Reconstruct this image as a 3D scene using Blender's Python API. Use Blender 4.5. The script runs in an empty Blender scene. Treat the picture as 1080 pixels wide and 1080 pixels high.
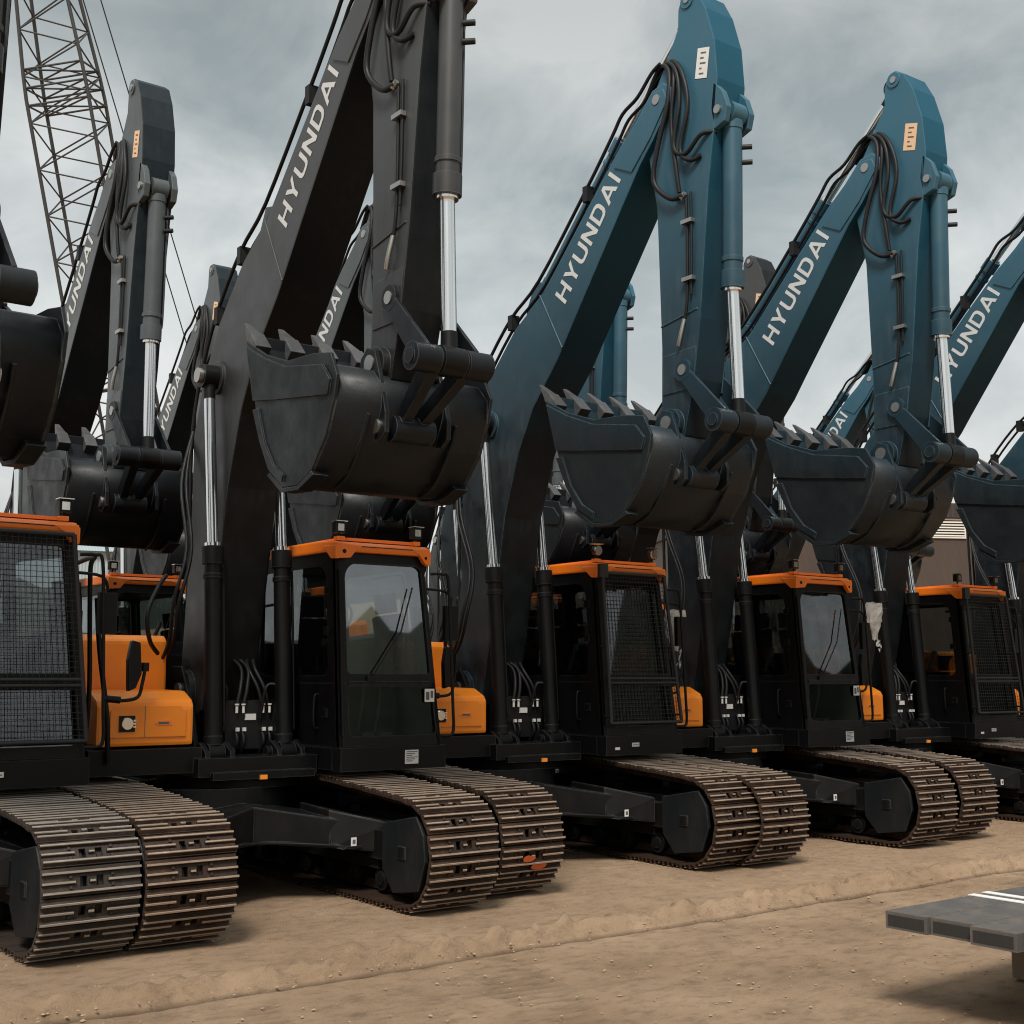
import bpy, bmesh, math, random
from mathutils import Vector, Matrix, noise
random.seed(7)
R = math.radians
scn = bpy.context.scene
C = scn.collection

# ------------------------------------------------------------------ materials
def new_mat(name):
    m = bpy.data.materials.new(name); m.use_nodes = True
    nt = m.node_tree; nt.nodes.clear()
    out = nt.nodes.new('ShaderNodeOutputMaterial')
    return m, nt, out

def mixc(nt, a, b, fac, blend='MIX'):
    n = nt.nodes.new('ShaderNodeMix'); n.data_type = 'RGBA'; n.blend_type = blend
    for sock, v in ((n.inputs['A'], a), (n.inputs['B'], b), (n.inputs['Factor'], fac)):
        if hasattr(v, 'is_output'): nt.links.new(v, sock)
        elif isinstance(v, tuple): sock.default_value = (*v, 1)
        else: sock.default_value = v
    return n.outputs['Result']

def mnoise(nt, scale, detail=6, rough=.6, coord='Object', stretch=None, dist=0):
    tc = nt.nodes.new('ShaderNodeTexCoord'); n = nt.nodes.new('ShaderNodeTexNoise')
    n.inputs['Scale'].default_value = scale; n.inputs['Detail'].default_value = detail
    n.inputs['Roughness'].default_value = rough; n.inputs['Distortion'].default_value = dist
    if stretch:
        mp = nt.nodes.new('ShaderNodeMapping'); mp.inputs['Scale'].default_value = stretch
        nt.links.new(tc.outputs[coord], mp.inputs['Vector']); nt.links.new(mp.outputs[0], n.inputs['Vector'])
    else: nt.links.new(tc.outputs[coord], n.inputs['Vector'])
    return n.outputs['Fac']

def ramp(nt, src, p0, p1, v0=0., v1=1.):
    n = nt.nodes.new('ShaderNodeMapRange'); n.clamp = True
    for k, v in (('From Min', p0), ('From Max', p1), ('To Min', v0), ('To Max', v1)): n.inputs[k].default_value = v
    nt.links.new(src, n.inputs['Value']); return n.outputs['Result']

def paint(name, col, rough=.45, dust=(.10, .08, .06), dustamt=.35, spec=.5, top=None, z0=3.6, z1=6.0, bump=.0, coat=0., scale=2.2, edge=None, edgeamt=.6):
    m, nt, out = new_mat(name)
    b = nt.nodes.new('ShaderNodeBsdfPrincipled')
    base = col
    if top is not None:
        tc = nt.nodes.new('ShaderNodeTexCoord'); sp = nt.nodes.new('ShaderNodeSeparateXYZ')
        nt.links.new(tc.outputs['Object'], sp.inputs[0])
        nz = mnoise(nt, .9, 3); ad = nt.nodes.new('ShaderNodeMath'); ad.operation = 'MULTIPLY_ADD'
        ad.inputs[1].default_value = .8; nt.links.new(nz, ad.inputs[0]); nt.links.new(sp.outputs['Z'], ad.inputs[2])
        base = mixc(nt, col, top, ramp(nt, ad.outputs[0], z0, z1))  # colour fades with height: shade painted in low down, haze higher up
    n1 = mnoise(nt, scale, 8, .65); n2 = mnoise(nt, 14, 5, .6, stretch=(1, 1, .25))
    f = nt.nodes.new('ShaderNodeMath'); f.operation = 'MULTIPLY'
    nt.links.new(ramp(nt, n1, .42, .78), f.inputs[0]); nt.links.new(ramp(nt, n2, .3, .75), f.inputs[1])
    f2 = nt.nodes.new('ShaderNodeMath'); f2.operation = 'MULTIPLY'; f2.inputs[1].default_value = dustamt
    nt.links.new(f.outputs[0], f2.inputs[0])
    colr = mixc(nt, base, dust, f2.outputs[0])
    if edge is not None:        # rubbed, brighter paint along the edges, also painting in crisp edge highlights
        bv = nt.nodes.new('ShaderNodeBevel'); bv.samples = 4; bv.inputs['Radius'].default_value = .014
        ge = nt.nodes.new('ShaderNodeNewGeometry'); dt = nt.nodes.new('ShaderNodeVectorMath'); dt.operation = 'DOT_PRODUCT'
        nt.links.new(bv.outputs[0], dt.inputs[0]); nt.links.new(ge.outputs['Normal'], dt.inputs[1])
        em = nt.nodes.new('ShaderNodeMath'); em.operation = 'MULTIPLY'
        nt.links.new(ramp(nt, dt.outputs['Value'], .99, .80, 0, edgeamt), em.inputs[0]); nt.links.new(ramp(nt, n2, .35, .6, .25, 1), em.inputs[1])
        colr = mixc(nt, colr, edge, em.outputs[0])
    nt.links.new(colr, b.inputs['Base Color'])
    nt.links.new(ramp(nt, n1, .3, .75, rough - .08, rough + .22), b.inputs['Roughness'])
    b.inputs['Specular IOR Level'].default_value = spec
    b.inputs['Coat Weight'].default_value = coat; b.inputs['Coat Roughness'].default_value = .25
    if bump:
        bp = nt.nodes.new('ShaderNodeBump'); bp.inputs['Strength'].default_value = bump; bp.inputs['Distance'].default_value = .01
        nt.links.new(mnoise(nt, 30, 6), bp.inputs['Height']); nt.links.new(bp.outputs[0], b.inputs['Normal'])
    nt.links.new(b.outputs[0], out.inputs[0]); return m

def metal(name, col, rough):
    m, nt, out = new_mat(name); b = nt.nodes.new('ShaderNodeBsdfPrincipled')
    b.inputs['Base Color'].default_value = (*col, 1); b.inputs['Metallic'].default_value = 1
    nt.links.new(ramp(nt, mnoise(nt, 9, 5, stretch=(1, 1, .1)), .3, .7, rough, rough + .12), b.inputs['Roughness'])
    nt.links.new(b.outputs[0], out.inputs[0]); return m

def glassmat(name, tint, refl=.22):
    m, nt, out = new_mat(name)
    t = nt.nodes.new('ShaderNodeBsdfTransparent'); t.inputs[0].default_value = (*tint, 1)
    g = nt.nodes.new('ShaderNodeBsdfGlossy'); g.inputs['Roughness'].default_value = .02; g.inputs['Color'].default_value = (.9, .95, 1, 1)
    lw = nt.nodes.new('ShaderNodeLayerWeight'); lw.inputs['Blend'].default_value = .35
    dn = ramp(nt, mnoise(nt, 3, 5), .35, .8, 0, .05)
    ad = nt.nodes.new('ShaderNodeMath'); ad.operation = 'ADD'
    nt.links.new(ramp(nt, lw.outputs['Fresnel'], 0, 1, refl * .5, .9), ad.inputs[0]); nt.links.new(dn, ad.inputs[1])
    mx = nt.nodes.new('ShaderNodeMixShader')
    nt.links.new(ad.outputs[0], mx.inputs[0]); nt.links.new(t.outputs[0], mx.inputs[1]); nt.links.new(g.outputs[0], mx.inputs[2])
    nt.links.new(mx.outputs[0], out.inputs[0]); return m

M = {}
M['black'] = paint('black_paint', (.004, .0044, .005), .42, (.03, .025, .02), .18, spec=.22, edge=(0.1, 0.105, 0.11), edgeamt=0.55)
M['carbody'] = paint('undercarriage_black', (.0045, .0046, .005), .5, (.055, .041, .028), .28, spec=.18, edge=(0.12, 0.12, 0.12), edgeamt=0.5)
M['hose'] = paint('rubber_hose', (.007, .007, .008), .5, (.04, .036, .033), .3, scale=5, spec=.35)
def shaded_paint(key, low, top, under, z0, z1, dust):  # low colour darker than top, painting in the shade near the foot
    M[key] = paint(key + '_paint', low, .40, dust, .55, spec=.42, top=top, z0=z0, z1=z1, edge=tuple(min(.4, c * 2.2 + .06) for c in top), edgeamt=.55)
    M[key + '_under'] = paint(key + '_belly_paint', tuple(c * .7 for c in low), .5, tuple(c * .5 for c in dust), .35, spec=.2, top=under, z0=z0, z1=z1)  # darker copy that paints shade on the forward and underside faces
shaded_paint('charcoal', (.005, .0056, .0062), (.052, .055, .056), (.0075, .010, .013), 5.0, 7.2, (.095, .096, .094))
shaded_paint('slate', (.007, .0095, .012), (.062, .074, .078), (.009, .016, .021), 3.8, 6.2, (.14, .15, .145))
shaded_paint('teal', (.006, .009, .012), (.034, .122, .180), (.010, .084, .136), 4.9, 8.8, (.085, .13, .15))  # blue haze painted into the upper boom and stick colour
M['bucket'] = paint('bucket_black_paint', (.0034, .0052, .0074), .44, (.04, .039, .038), .25, spec=.3, scale=3, bump=.15, edge=(0.15, 0.155, 0.16), edgeamt=0.6)
M['bucket_teal'] = paint('bucket_blue_black_paint', (.006, .009, .0115), .48, (.06, .06, .06), .28, spec=.32, top=(.009, .040, .062), z0=4.75, z1=5.9, scale=3, bump=.15, edge=(0.1, 0.16, 0.19), edgeamt=0.6)  # upper tint paints the blue haze into the bucket colour
M['orange'] = paint('orange_paint', (.98, .268, .008), .38, (.45, .2, .06), .3, coat=.15, edge=(0.98, 0.55, 0.22), edgeamt=0.5)
M['orange_deep'] = paint('orange_roof_paint', (.92, .20, .008), .42, (.45, .16, .05), .35, coat=.1, edge=(0.95, 0.5, 0.22), edgeamt=0.6)
M['white'] = paint('white_label', (.72, .71, .68), .5, (.45, .42, .38), .3)
M['lettering'] = paint('pale_lettering', (.62, .63, .62), .55, (.3, .3, .3), .4, scale=6)
M['print'] = paint('label_print', (.10, .10, .10), .6, (.2, .2, .2), .2)
M['warn'] = paint('amber_label', (.78, .50, .30), .5, (.6, .5, .4), .4)
M['lens'] = metal('lamp_lens', (.72, .70, .66), .18)
M['amber'] = paint('amber_reflector', (.95, .30, .03), .25, (.6, .3, .1), .1)
M['chrome'] = metal('chromed_rod', (.80, .80, .79), .13)
M['pinsteel'] = metal('pin_steel', (.45, .44, .42), .38)
M['seat'] = paint('seat_fabric', (.014, .014, .015), .85, (.03, .03, .03), .3)
M['lever'] = paint('grey_plastic', (.12, .12, .12), .5, (.1, .1, .1), .2)
M['bluecloth'] = paint('blue_plastic', (.015, .07, .16), .5, (.05, .08, .1), .2)
M['glass'] = glassmat('cab_glass', (.44, .47, .47), .05)
M['glass_bright'] = glassmat('windscreen_glass', (.46, .50, .50), .26)
M['guard'] = paint('guard_wire_black', (.016, .017, .019), .5, (.06, .06, .06), .3)
M['tooth'] = paint('worn_tooth_steel', (.05, .052, .055), .5, (.22, .2, .18), .5, scale=6)
M['plate'] = paint('idler_plate_paint', (.007, .009, .0105), .5, (.05, .042, .034), .35, spec=.25, edge=(0.1, 0.11, 0.11), edgeamt=0.5)
M['track'] = paint('rusty_track_steel', (.028, .0155, .0095), .62, (.12, .068, .040), .95, spec=.35, scale=1.9, bump=.5)
M['track_edge'] = paint('worn_grouser_edge', (.24, .17, .12), .40, (.48, .39, .31), .9, spec=.7, scale=7)
M['trackgrey'] = paint('grey_track_steel', (.030, .0215, .0165), .60, (.12, .088, .066), .95, spec=.4, scale=1.9, bump=.5)
M['trackgrey_edge'] = paint('grey_grouser_edge', (.22, .185, .15), .4, (.38, .33, .28), .9, spec=.7, scale=7)
M['redpaint'] = paint('orange_mark_paint', (.45, .075, .012), .6, (.2, .08, .04), .5, scale=12)
M['wrap'] = None
m, nt, out = new_mat('plastic_film')
tr = nt.nodes.new('ShaderNodeBsdfTransparent'); pb = nt.nodes.new('ShaderNodeBsdfPrincipled')
pb.inputs['Base Color'].default_value = (.72, .70, .66, 1); pb.inputs['Roughness'].default_value = .25
mx = nt.nodes.new('ShaderNodeMixShader'); nt.links.new(ramp(nt, mnoise(nt, 9, 4), .3, .7, .25, .8), mx.inputs[0])
nt.links.new(tr.outputs[0], mx.inputs[1]); nt.links.new(pb.outputs[0], mx.inputs[2]); nt.links.new(mx.outputs[0], out.inputs[0])
M['wrap'] = m
M['crane'] = paint('crane_dark_steel', (.035, .035, .034), .6, (.12, .1, .08), .3)
M['cable'] = paint('crane_cable', (.02, .02, .02), .6, (.05, .05, .05), .1)
M['beam'] = paint('grey_steel_beam', (.075, .072, .068), .6, (.20, .15, .11), .85, scale=4, bump=.3, edge=(.18, .12, .08), edgeamt=.7)
M['beamdark'] = paint('beam_end_dark', (.02, .019, .018), .7, (.07, .06, .05), .4)
M['timber'] = paint('timber', (.16, .11, .07), .8, (.25, .2, .14), .5, scale=4)

# ------------------------------------------------------------------ mesh helper
class B:
    def __init__(s): s.bm = bmesh.new()
    def _v(s, p): return s.bm.verts.new(p)
    def face(s, pts, m=0, smooth=False):
        f = s.bm.faces.new([s._v(p) for p in pts]); f.material_index = m; f.smooth = smooth; return f
    def box(s, x0, x1, y0, y1, z0, z1, m=0, bev=0.):
        t = bmesh.new()
        v = [t.verts.new((x, y, z)) for x in (x0, x1) for y in (y0, y1) for z in (z0, z1)]
        for q in ((0, 1, 3, 2), (4, 6, 7, 5), (0, 4, 5, 1), (2, 3, 7, 6), (0, 2, 6, 4), (1, 5, 7, 3)): t.faces.new([v[i] for i in q])
        s._merge(t, m, bev)
    def prism(s, poly, x0, x1, m=0, bev=0., axis='x', x0b=None):
        """poly in the (y,z) plane extruded along x (or (x,z) along y, or (x,y) along z)"""
        t = bmesh.new()
        def P(a, b, w): return {'x': (w, a, b), 'y': (a, w, b), 'z': (a, b, w)}[axis]
        A = [t.verts.new(P(a, b, x0)) for a, b in poly]; Bv = [t.verts.new(P(a, b, x1)) for a, b in poly]
        t.faces.new(A); t.faces.new(Bv[::-1]); n = len(poly)
        for i in range(n): t.faces.new((A[i], Bv[i], Bv[(i + 1) % n], A[(i + 1) % n]))
        bmesh.ops.recalc_face_normals(t, faces=t.faces[:])
        s._merge(t, m, bev)
    def hexa(s, p, m=0, bev=0.):
        """8 corners: bottom loop 0-3, top loop 4-7"""
        t = bmesh.new(); v = [t.verts.new(q) for q in p]
        for q in ((3, 2, 1, 0), (4, 5, 6, 7), (0, 1, 5, 4), (1, 2, 6, 5), (2, 3, 7, 6), (3, 0, 4, 7)): t.faces.new([v[i] for i in q])
        bmesh.ops.recalc_face_normals(t, faces=t.faces[:])
        s._merge(t, m, bev)
    def _merge(s, t, m, bev):
        if bev > 0:
            es = [e for e in t.edges if len(e.link_faces) == 2 and e.calc_face_angle(0) > R(20)]
            bmesh.ops.bevel(t, geom=es, offset=bev, segments=2, profile=.6, affect='EDGES', clamp_overlap=True)
        d = {v: s._v(v.co) for v in t.verts}
        for f in t.faces:
            try:
                g = s.bm.faces.new([d[v] for v in f.verts]); g.material_index = m
            except ValueError: pass
        t.free()
    def cyl(s, p0, p1, r0, r1=None, seg=20, m=0, caps=True, smooth=True, capm=None):
        p0, p1 = Vector(p0), Vector(p1); r1 = r0 if r1 is None else r1
        d = (p1 - p0).normalized(); a = d.orthogonal().normalized(); b = d.cross(a)
        L = [[s._v(p + (a * math.cos(k * 2 * math.pi / seg) + b * math.sin(k * 2 * math.pi / seg)) * r) for k in range(seg)] for p, r in ((p0, r0), (p1, r1))]
        for k in range(seg):
            f = s.bm.faces.new((L[0][k], L[0][(k + 1) % seg], L[1][(k + 1) % seg], L[1][k])); f.material_index = m; f.smooth = smooth
        if caps:
            for l in (L[0][::-1], L[1]):
                vs = [s._v(v.co) for v in l]; f = s.bm.faces.new(vs); f.material_index = m if capm is None else capm
    def tube(s, pts, r, seg=8, m=0, sub=5, straight=False):
        P = [Vector(p) for p in pts]
        if not straight and len(P) > 2:
            Q = []
            for i in range(len(P) - 1):
                a, b, c, d = P[max(i - 1, 0)], P[i], P[i + 1], P[min(i + 2, len(P) - 1)]
                for k in range(sub):
                    t = k / sub
                    Q.append(.5 * ((2 * b) + (c - a) * t + (2 * a - 5 * b + 4 * c - d) * t * t + (3 * b - a - 3 * c + d) * t ** 3))
            P = Q + [P[-1]]
        rings = []; u = None
        for i, p in enumerate(P):
            d = (P[min(i + 1, len(P) - 1)] - P[max(i - 1, 0)]).normalized()
            u = d.orthogonal().normalized() if u is None else (u - d * u.dot(d)).normalized()
            w = d.cross(u)
            rings.append([s._v(p + (u * math.cos(k * 2 * math.pi / seg) + w * math.sin(k * 2 * math.pi / seg)) * r) for k in range(seg)])
        for i in range(len(rings) - 1):
            for k in range(seg):
                f = s.bm.faces.new((rings[i][k], rings[i][(k + 1) % seg], rings[i + 1][(k + 1) % seg], rings[i + 1][k])); f.smooth = True; f.material_index = m
        for rr in (rings[0][::-1], rings[-1]):
            f = s.bm.faces.new([s._v(v.co) for v in rr]); f.material_index = m
    def window(s, quad, inner, thick, m=0, rad=(.08, .08, .08, .08), n=4):
        """a panel (quad BL,BR,TR,TL) with one rounded opening inner=(u0,u1,v0,v1); returns the opening's outline on the outer face"""
        BL, BR, TR, TL = [Vector(p) for p in quad]
        def at(u, v): return BL.lerp(BR, u).lerp(TL.lerp(TR, u), v)
        W, H = (BR - BL).length, (TL - BL).length
        nrm = (BR - BL).cross(TL - BL).normalized()
        u0, u1, v0, v1 = inner
        outp, inp = [], []
        for k, (cu, cv, su, sv) in enumerate(((u0, v0, 1, 1), (u1, v0, -1, 1), (u1, v1, -1, -1), (u0, v1, 1, -1))):
            ru, rv = rad[k] / W, rad[k] / H
            for j in range(n + 1):
                a = j / n * math.pi / 2
                if k in (0, 2): a = math.pi / 2 - a
                du, dv = ru * (1 - math.sin(a)), rv * (1 - math.cos(a))
                inp.append((cu + su * du, cv + sv * dv)); outp.append(((0, 1, 1, 0)[k], (0, 0, 1, 1)[k]))
        N = len(inp); rows = []
        for off in (0, -thick):
            rows.append(([s._v(at(*p) + nrm * off) for p in outp], [s._v(at(*p) + nrm * off) for p in inp]))
        def q(*vs):
            vs2 = []
            for v in vs:
                if not any((v.co - w.co).length < 1e-6 for w in vs2): vs2.append(v)
            if len(vs2) > 2:
                f = s.bm.faces.new(vs2); f.material_index = m
        for i in range(N):
            j = (i + 1) % N
            q(rows[0][0][i], rows[0][0][j], rows[0][1][j], rows[0][1][i])
            q(rows[1][0][j], rows[1][0][i], rows[1][1][i], rows[1][1][j])
            q(rows[0][1][i], rows[0][1][j], rows[1][1][j], rows[1][1][i])
            q(rows[0][0][j], rows[0][0][i], rows[1][0][i], rows[1][0][j])
        return [at(*p) - nrm * (thick * .5) for p in inp]
    def done(s, name, mats, weld=True):
        if weld: bmesh.ops.remove_doubles(s.bm, verts=[v for v in s.bm.verts], dist=1e-5) if False else None
        me = bpy.data.meshes.new(name); s.bm.to_mesh(me); s.bm.free()
        for k in mats: me.materials.append(M[k])
        return me

CACHE = {}
def part(name, key, fn, mats, parent, label=None):
    """one child mesh; meshes are shared between machines by key"""
    k = (key, tuple(mats))
    if k not in CACHE:
        b = B(); fn(b); CACHE[k] = b.done(name, mats)
    o = bpy.data.objects.new(name, CACHE[k]); C.objects.link(o)
    if parent: o.parent = parent
    if label: o['label'] = label
    return o

class Pieces:
    """collects every primitive as a mesh of its own"""
    def __init__(s): s.items = []
    def __getattr__(s, n):
        def call(*a, **k):
            b = B(); getattr(b, n)(*a, **k); s.items.append(b)
        return call
def pieces(name, key, fn, mats, parent):
    k = ('pieces', key, tuple(mats))
    if k not in CACHE:
        q = Pieces(); fn(q); CACHE[k] = [b.done(name, mats) for b in q.items]
    for me in CACHE[k]:
        o = bpy.data.objects.new(name, me); C.objects.link(o); o.parent = parent

def tag(o, label, cat, group=None):
    o['label'] = label; o['category'] = cat
    if group: o['group'] = group
    return o

def empty(name, loc, rz=0):
    o = bpy.data.objects.new(name, None); C.objects.link(o); o.location = loc; o.rotation_euler = (0, 0, rz)
    o.empty_display_size = .3; return o

def struct(o): o['kind'] = 'structure'; return o

# ------------------------------------------------------------------ excavator pieces (x = machine's left, y = back, z = up)
def track_path():
    pts = []
    cf, rf, cr, rr = (-1.80, .505), .455, (2.42, .525), .475
    for k in range(25): a = -math.pi / 2 - k / 24 * math.pi; pts.append((cf[0] + rf * math.cos(a), cf[1] + rf * math.sin(a)))
    for k in range(1, 20):
        t = k / 20; y = cf[0] + (cr[0] - cf[0]) * t
        z0, z1 = cf[1] + rf, cr[1] + rr
        bulge = .085 * math.sin(math.pi * min(1, t * 1.1)) if t < .9 else .03
        pts.append((y, z0 + (z1 - z0) * t + bulge))
    for k in range(25): a = math.pi / 2 - k / 24 * math.pi; pts.append((cr[0] + rr * math.cos(a), cr[1] + rr * math.sin(a)))
    for k in range(1, 20): t = k / 20; pts.append((cr[0] + (cf[0] - cr[0]) * t, .05))
    return pts
def resample(pts, n):
    P = [Vector((0, a, b)) for a, b in pts]; P.append(P[0])
    L = [0]
    for i in range(1, len(P)): L.append(L[-1] + (P[i] - P[i - 1]).length)
    res = []; j = 0
    for k in range(n):
        d = L[-1] * k / n
        while L[j + 1] < d: j += 1
        t = (d - L[j]) / (L[j + 1] - L[j]); p = P[j].lerp(P[j + 1], t)
        res.append(p)
    out = []
    for k in range(n):
        tg = (res[(k + 1) % n] - res[k - 1]).normalized()
        out.append((res[k], tg))
    return out, L[-1] / n
SHOES, PITCH = resample(track_path(), 56)
def crawler(b):
    rnd = random.Random(3)
    for i, (p, t) in enumerate(SHOES):
        n = Vector((0, -t.z, t.y))          # outward for this winding
        if n.dot(p - Vector((0, .3, .52))) < 0: n = -n
        jit = rnd.uniform(-.008, .008); hj = rnd.uniform(-.003, .003)
        X = Vector((1, 0, 0))
        def blk(x0, x1, t0, t1, n0, n1, m=0, taper=0.):
            def P(x, tt, nn, q=0): return p + X * (x + jit) + t * tt + n * (nn + hj)
            b.hexa([P(x0, t0, n0), P(x1, t0, n0), P(x1, t1, n0), P(x0, t1, n0),
                    P(x0, t0 + taper, n1), P(x1, t0 + taper, n1), P(x1, t1 - taper, n1), P(x0, t1 - taper, n1)], m)
        h = PITCH * .485
        blk(-.36, .36, .032, h, -.012, .008); blk(-.36, .36, -h, -.040, -.012, .008)
        for x0, x1 in ((-.36, -.085), (-.035, .035), (.085, .36)): blk(x0, x1, -.040, .032, -.012, .008)
        for tt, hh in ((-.36 * PITCH, .046), (-.02 * PITCH, .034), (.32 * PITCH, .040)):
            xs = ((-.36, .36),) if tt != -.02 * PITCH else ((-.36, -.125), (-.02, .02), (.115, .36))
            for x0, x1 in xs:
                blk(x0, x1, tt - .017, tt + .015, .008, hh - .006, 0, .007); blk(x0, x1, tt - .010, tt + .008, hh - .006, hh, 1, .003)
        for x in (-.155, .15):
            for tt in (-.040, .035): blk(x - .011, x + .011, tt - .011, tt + .011, .008, .020)
        for x in (-.085, .085): blk(x - .03, x + .03, -h, h, -.11, -.03)
def track_frame(b):
    b.box(-.20, .20, -1.35, 2.05, .36, .74, 0, .03)
    b.box(-.24, .24, -1.2, 1.9, .30, .40, 0, .02)
    for s in (-1, 1):
        poly = [(-1.42, .74), (-1.98, .84), (-2.10, .68), (-2.13, .46), (-2.02, .20), (-1.60, .14), (-1.42, .34)]
        b.prism(poly, s * .33, s * .29, 1, .012)
        b.prism([(-1.7, .56), (-1.82, .56), (-1.82, .45), (-1.7, .45)], s * .345, s * .325, 0, .004)
        b.box(s * .22 - .07, s * .22 + .07, -1.5, -1.1, .40, .66, 0, .02)
def idler(b):
    b.cyl((-.09, -1.8, .505), (.09, -1.8, .505), .41, seg=40); b.cyl((-.14, -1.8, .505), (.14, -1.8, .505), .15, seg=20)
def sprocket(b):
    b.cyl((-.06, 2.42, .525), (.06, 2.42, .525), .36, seg=36); b.cyl((-.28, 2.42, .525), (.2, 2.42, .525), .26, seg=28)
    for k in range(21):
        a = k / 21 * 2 * math.pi; c = Vector((0, 2.42 + .36 * math.cos(a), .525 + .36 * math.sin(a)))
        b.cyl(c - Vector((.05, 0, 0)), c + Vector((.05, 0, 0)), .045, seg=8)
def rollers_bottom(y):
    def f(b):
        b.cyl((-.2, y, .21), (-.06, y, .21), .11, seg=18); b.cyl((.06, y, .21), (.2, y, .21), .11, seg=18); b.cyl((-.22, y, .21), (.22, y, .21), .06, seg=12)
    return f
def rollers_top(y):
    def f(b): b.cyl((-.12, y, .86), (.12, y, .86), .085, seg=18); b.box(-.05, .05, y - .05, y + .05, .70, .84)
    return f
def undercarriage(b):
    b.cyl((0, .35, .50), (0, .35, 1.02), .78, .74, seg=40)
    for sx in (-1, 1):
        for sy in (-1, 1):
            y0, y1 = .35 + sy * .20, .35 + sy * 1.02
            y2, y3 = .35 + sy * 1.05, .35 + sy * 1.62
            # leg: deep at the turntable, lower at the track frame
            p = [(sx * .0, y0, .52), (sx * .0, y1, .54), (sx * 1.20, y3, .44), (sx * 1.20, y2, .42),
                 (sx * .0, y0, .90), (sx * .0, y1, .875), (sx * 1.20, y3, .66), (sx * 1.20, y2, .70)]
            b.hexa(p, 0, .02)
            # sloped shoulder at the frame end
            p = [(sx * .62, .35 + sy * .72, .50), (sx * .62, .35 + sy * 1.36, .49), (sx * 1.08, y3 + sy * .02, .44), (sx * 1.08, y2 - sy * .1, .42),
                 (sx * .62, .35 + sy * .72, .865), (sx * .62, .35 + sy * 1.30, .835), (sx * 1.08, y3 + sy * .02, .72), (sx * 1.08, y2 - sy * .1, .72)]
            b.hexa(p, 0, .02)
    # rib flange along the lower front edge
    b.tube([(-1.02, -1.18, .47), (-.5, -.95, .525), (0, -.70, .545), (.5, -.95, .525), (1.02, -1.18, .47)], .018, 6, 0, 4)
def step_bracket(b):
    b.box(.70, .86, -1.10, -1.0, .495, .51, 0); b.prism([(.66, .49), (.90, .49), (.86, .515), (.70, .515)], -1.16, -1.02, 0, .004, axis='y')
def serial_plate(b): b.box(.745, .80, -1.158, -1.152, .515, .59, 0); b.box(.758, .787, -1.1615, -1.1585, .535, .572, 1)
def slew_ring(b): b.cyl((0, .35, 1.01), (0, .35, 1.13), .70, seg=48)
def upper_deck(b):
    b.box(-.62, .60, -.34, 3.1, 1.13, 1.30, 0, .02)
    b.box(-1.60, -.54, -.22, 3.1, 1.17, 1.40, 0, .03)
    b.box(.62, 1.84, -.60, 3.1, 1.16, 1.37, 0, .03)
    b.box(-.50, .55, -.40, -.30, 1.10, 1.17, 0, .01)
    # boom foot brackets
    for x in (-.36, .31): b.prism([(.35, 1.30), (1.35, 1.30), (1.25, 1.9), (1.02, 2.16), (.78, 2.16), (.6, 1.9)], x, x + .05, 0, .01)
    # cylinder foot lugs
    for s in (-1, 1):
        for dx in (-.15, .10): b.prism([(-.30, 1.18), (.12, 1.18), (.06, 1.36), (-.09, 1.44), (-.24, 1.36)], s * .37 + dx, s * .37 + dx + .05, 0, .01)
        b.cyl((s * .37 - .2, -.09, 1.33), (s * .37 + .2, -.09, 1.33), .055, seg=16)
def reflector(b): b.box(-.035, .035, -.425, -.405, 1.095, 1.135, 0); b.box(-.042, .042, -.4045, -.40, 1.088, 1.142, 1)
def counterweight(b):
    poly = [(-1.55, 2.55), (1.62, 2.55), (1.62, 3.05), (1.2, 3.38), (.4, 3.52), (-.4, 3.52), (-1.15, 3.38), (-1.55, 3.05)]
    b.prism(poly, 1.22, 2.30, 0, .05, axis='z')
def engine_hood(b):
    b.box(-.52, 1.62, 1.32, 2.54, 1.40, 2.28, 0, .05); b.box(-.4, 1.4, 1.5, 2.5, 2.27, 2.42, 0, .05)
    b.box(-1.52, -.55, 1.56, 2.54, 1.41, 2.24, 0, .04)
    b.cyl((-1.0, 2.1, 2.2), (-1.0, 2.1, 2.75), .06, seg=14)
def hood_side(b): b.box(1.615, 1.64, 1.40, 2.5, 1.46, 2.18, 0, .01)
def toolbox(b):
    poly = [(-.10, 1.42), (.68, 1.42), (.68, 1.93), (.12, 1.92), (-.06, 1.84), (-.10, 1.78)]
    b.prism(poly, -1.50, -.58, 0, .03)
    # raised door panel on the front with a recessed border
    b.prism([(-1.38, 1.50), (-.66, 1.50), (-.66, 1.74), (-.72, 1.79), (-1.32, 1.79), (-1.38, 1.74)], -.118, -.099, 0, .008, axis='y')
def toolbox_latch(b):
    for x in (-1.06, ): b.box(x, x + .006, -.1195, -.1165, 1.50, 1.79, 1)
    b.prism([(-.97, 1.625), (-.93, 1.605), (-.80, 1.605), (-.80, 1.655), (-.93, 1.655)], -.124, -.1175, 0, .002, axis='y')
    b.box(-.93, -.83, -.1275, -.1245, 1.62, 1.64, 1)
def headlight(b):
    b.box(-1.30, -1.155, -.135, -.117, 1.555, 1.70, 1, .02)
    b.cyl((-1.228, -.150, 1.628), (-1.228, -.136, 1.628), .052, .06, seg=24)
    for z in (1.60, 1.628, 1.656): b.box(-1.175, -1.15, -.148, -.136, z - .008, z + .008, 0)
def fuel_tank(b):
    poly = [(.70, 1.42), (1.50, 1.42), (1.50, 2.46), (.78, 2.46), (.70, 2.40)]
    b.prism(poly, -1.52, -.54, 0, .03)
    for x in (-1.42, -.86): b.cyl((x, .695, 2.36), (x, .704, 2.36), .035, seg=14, m=0)
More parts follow.
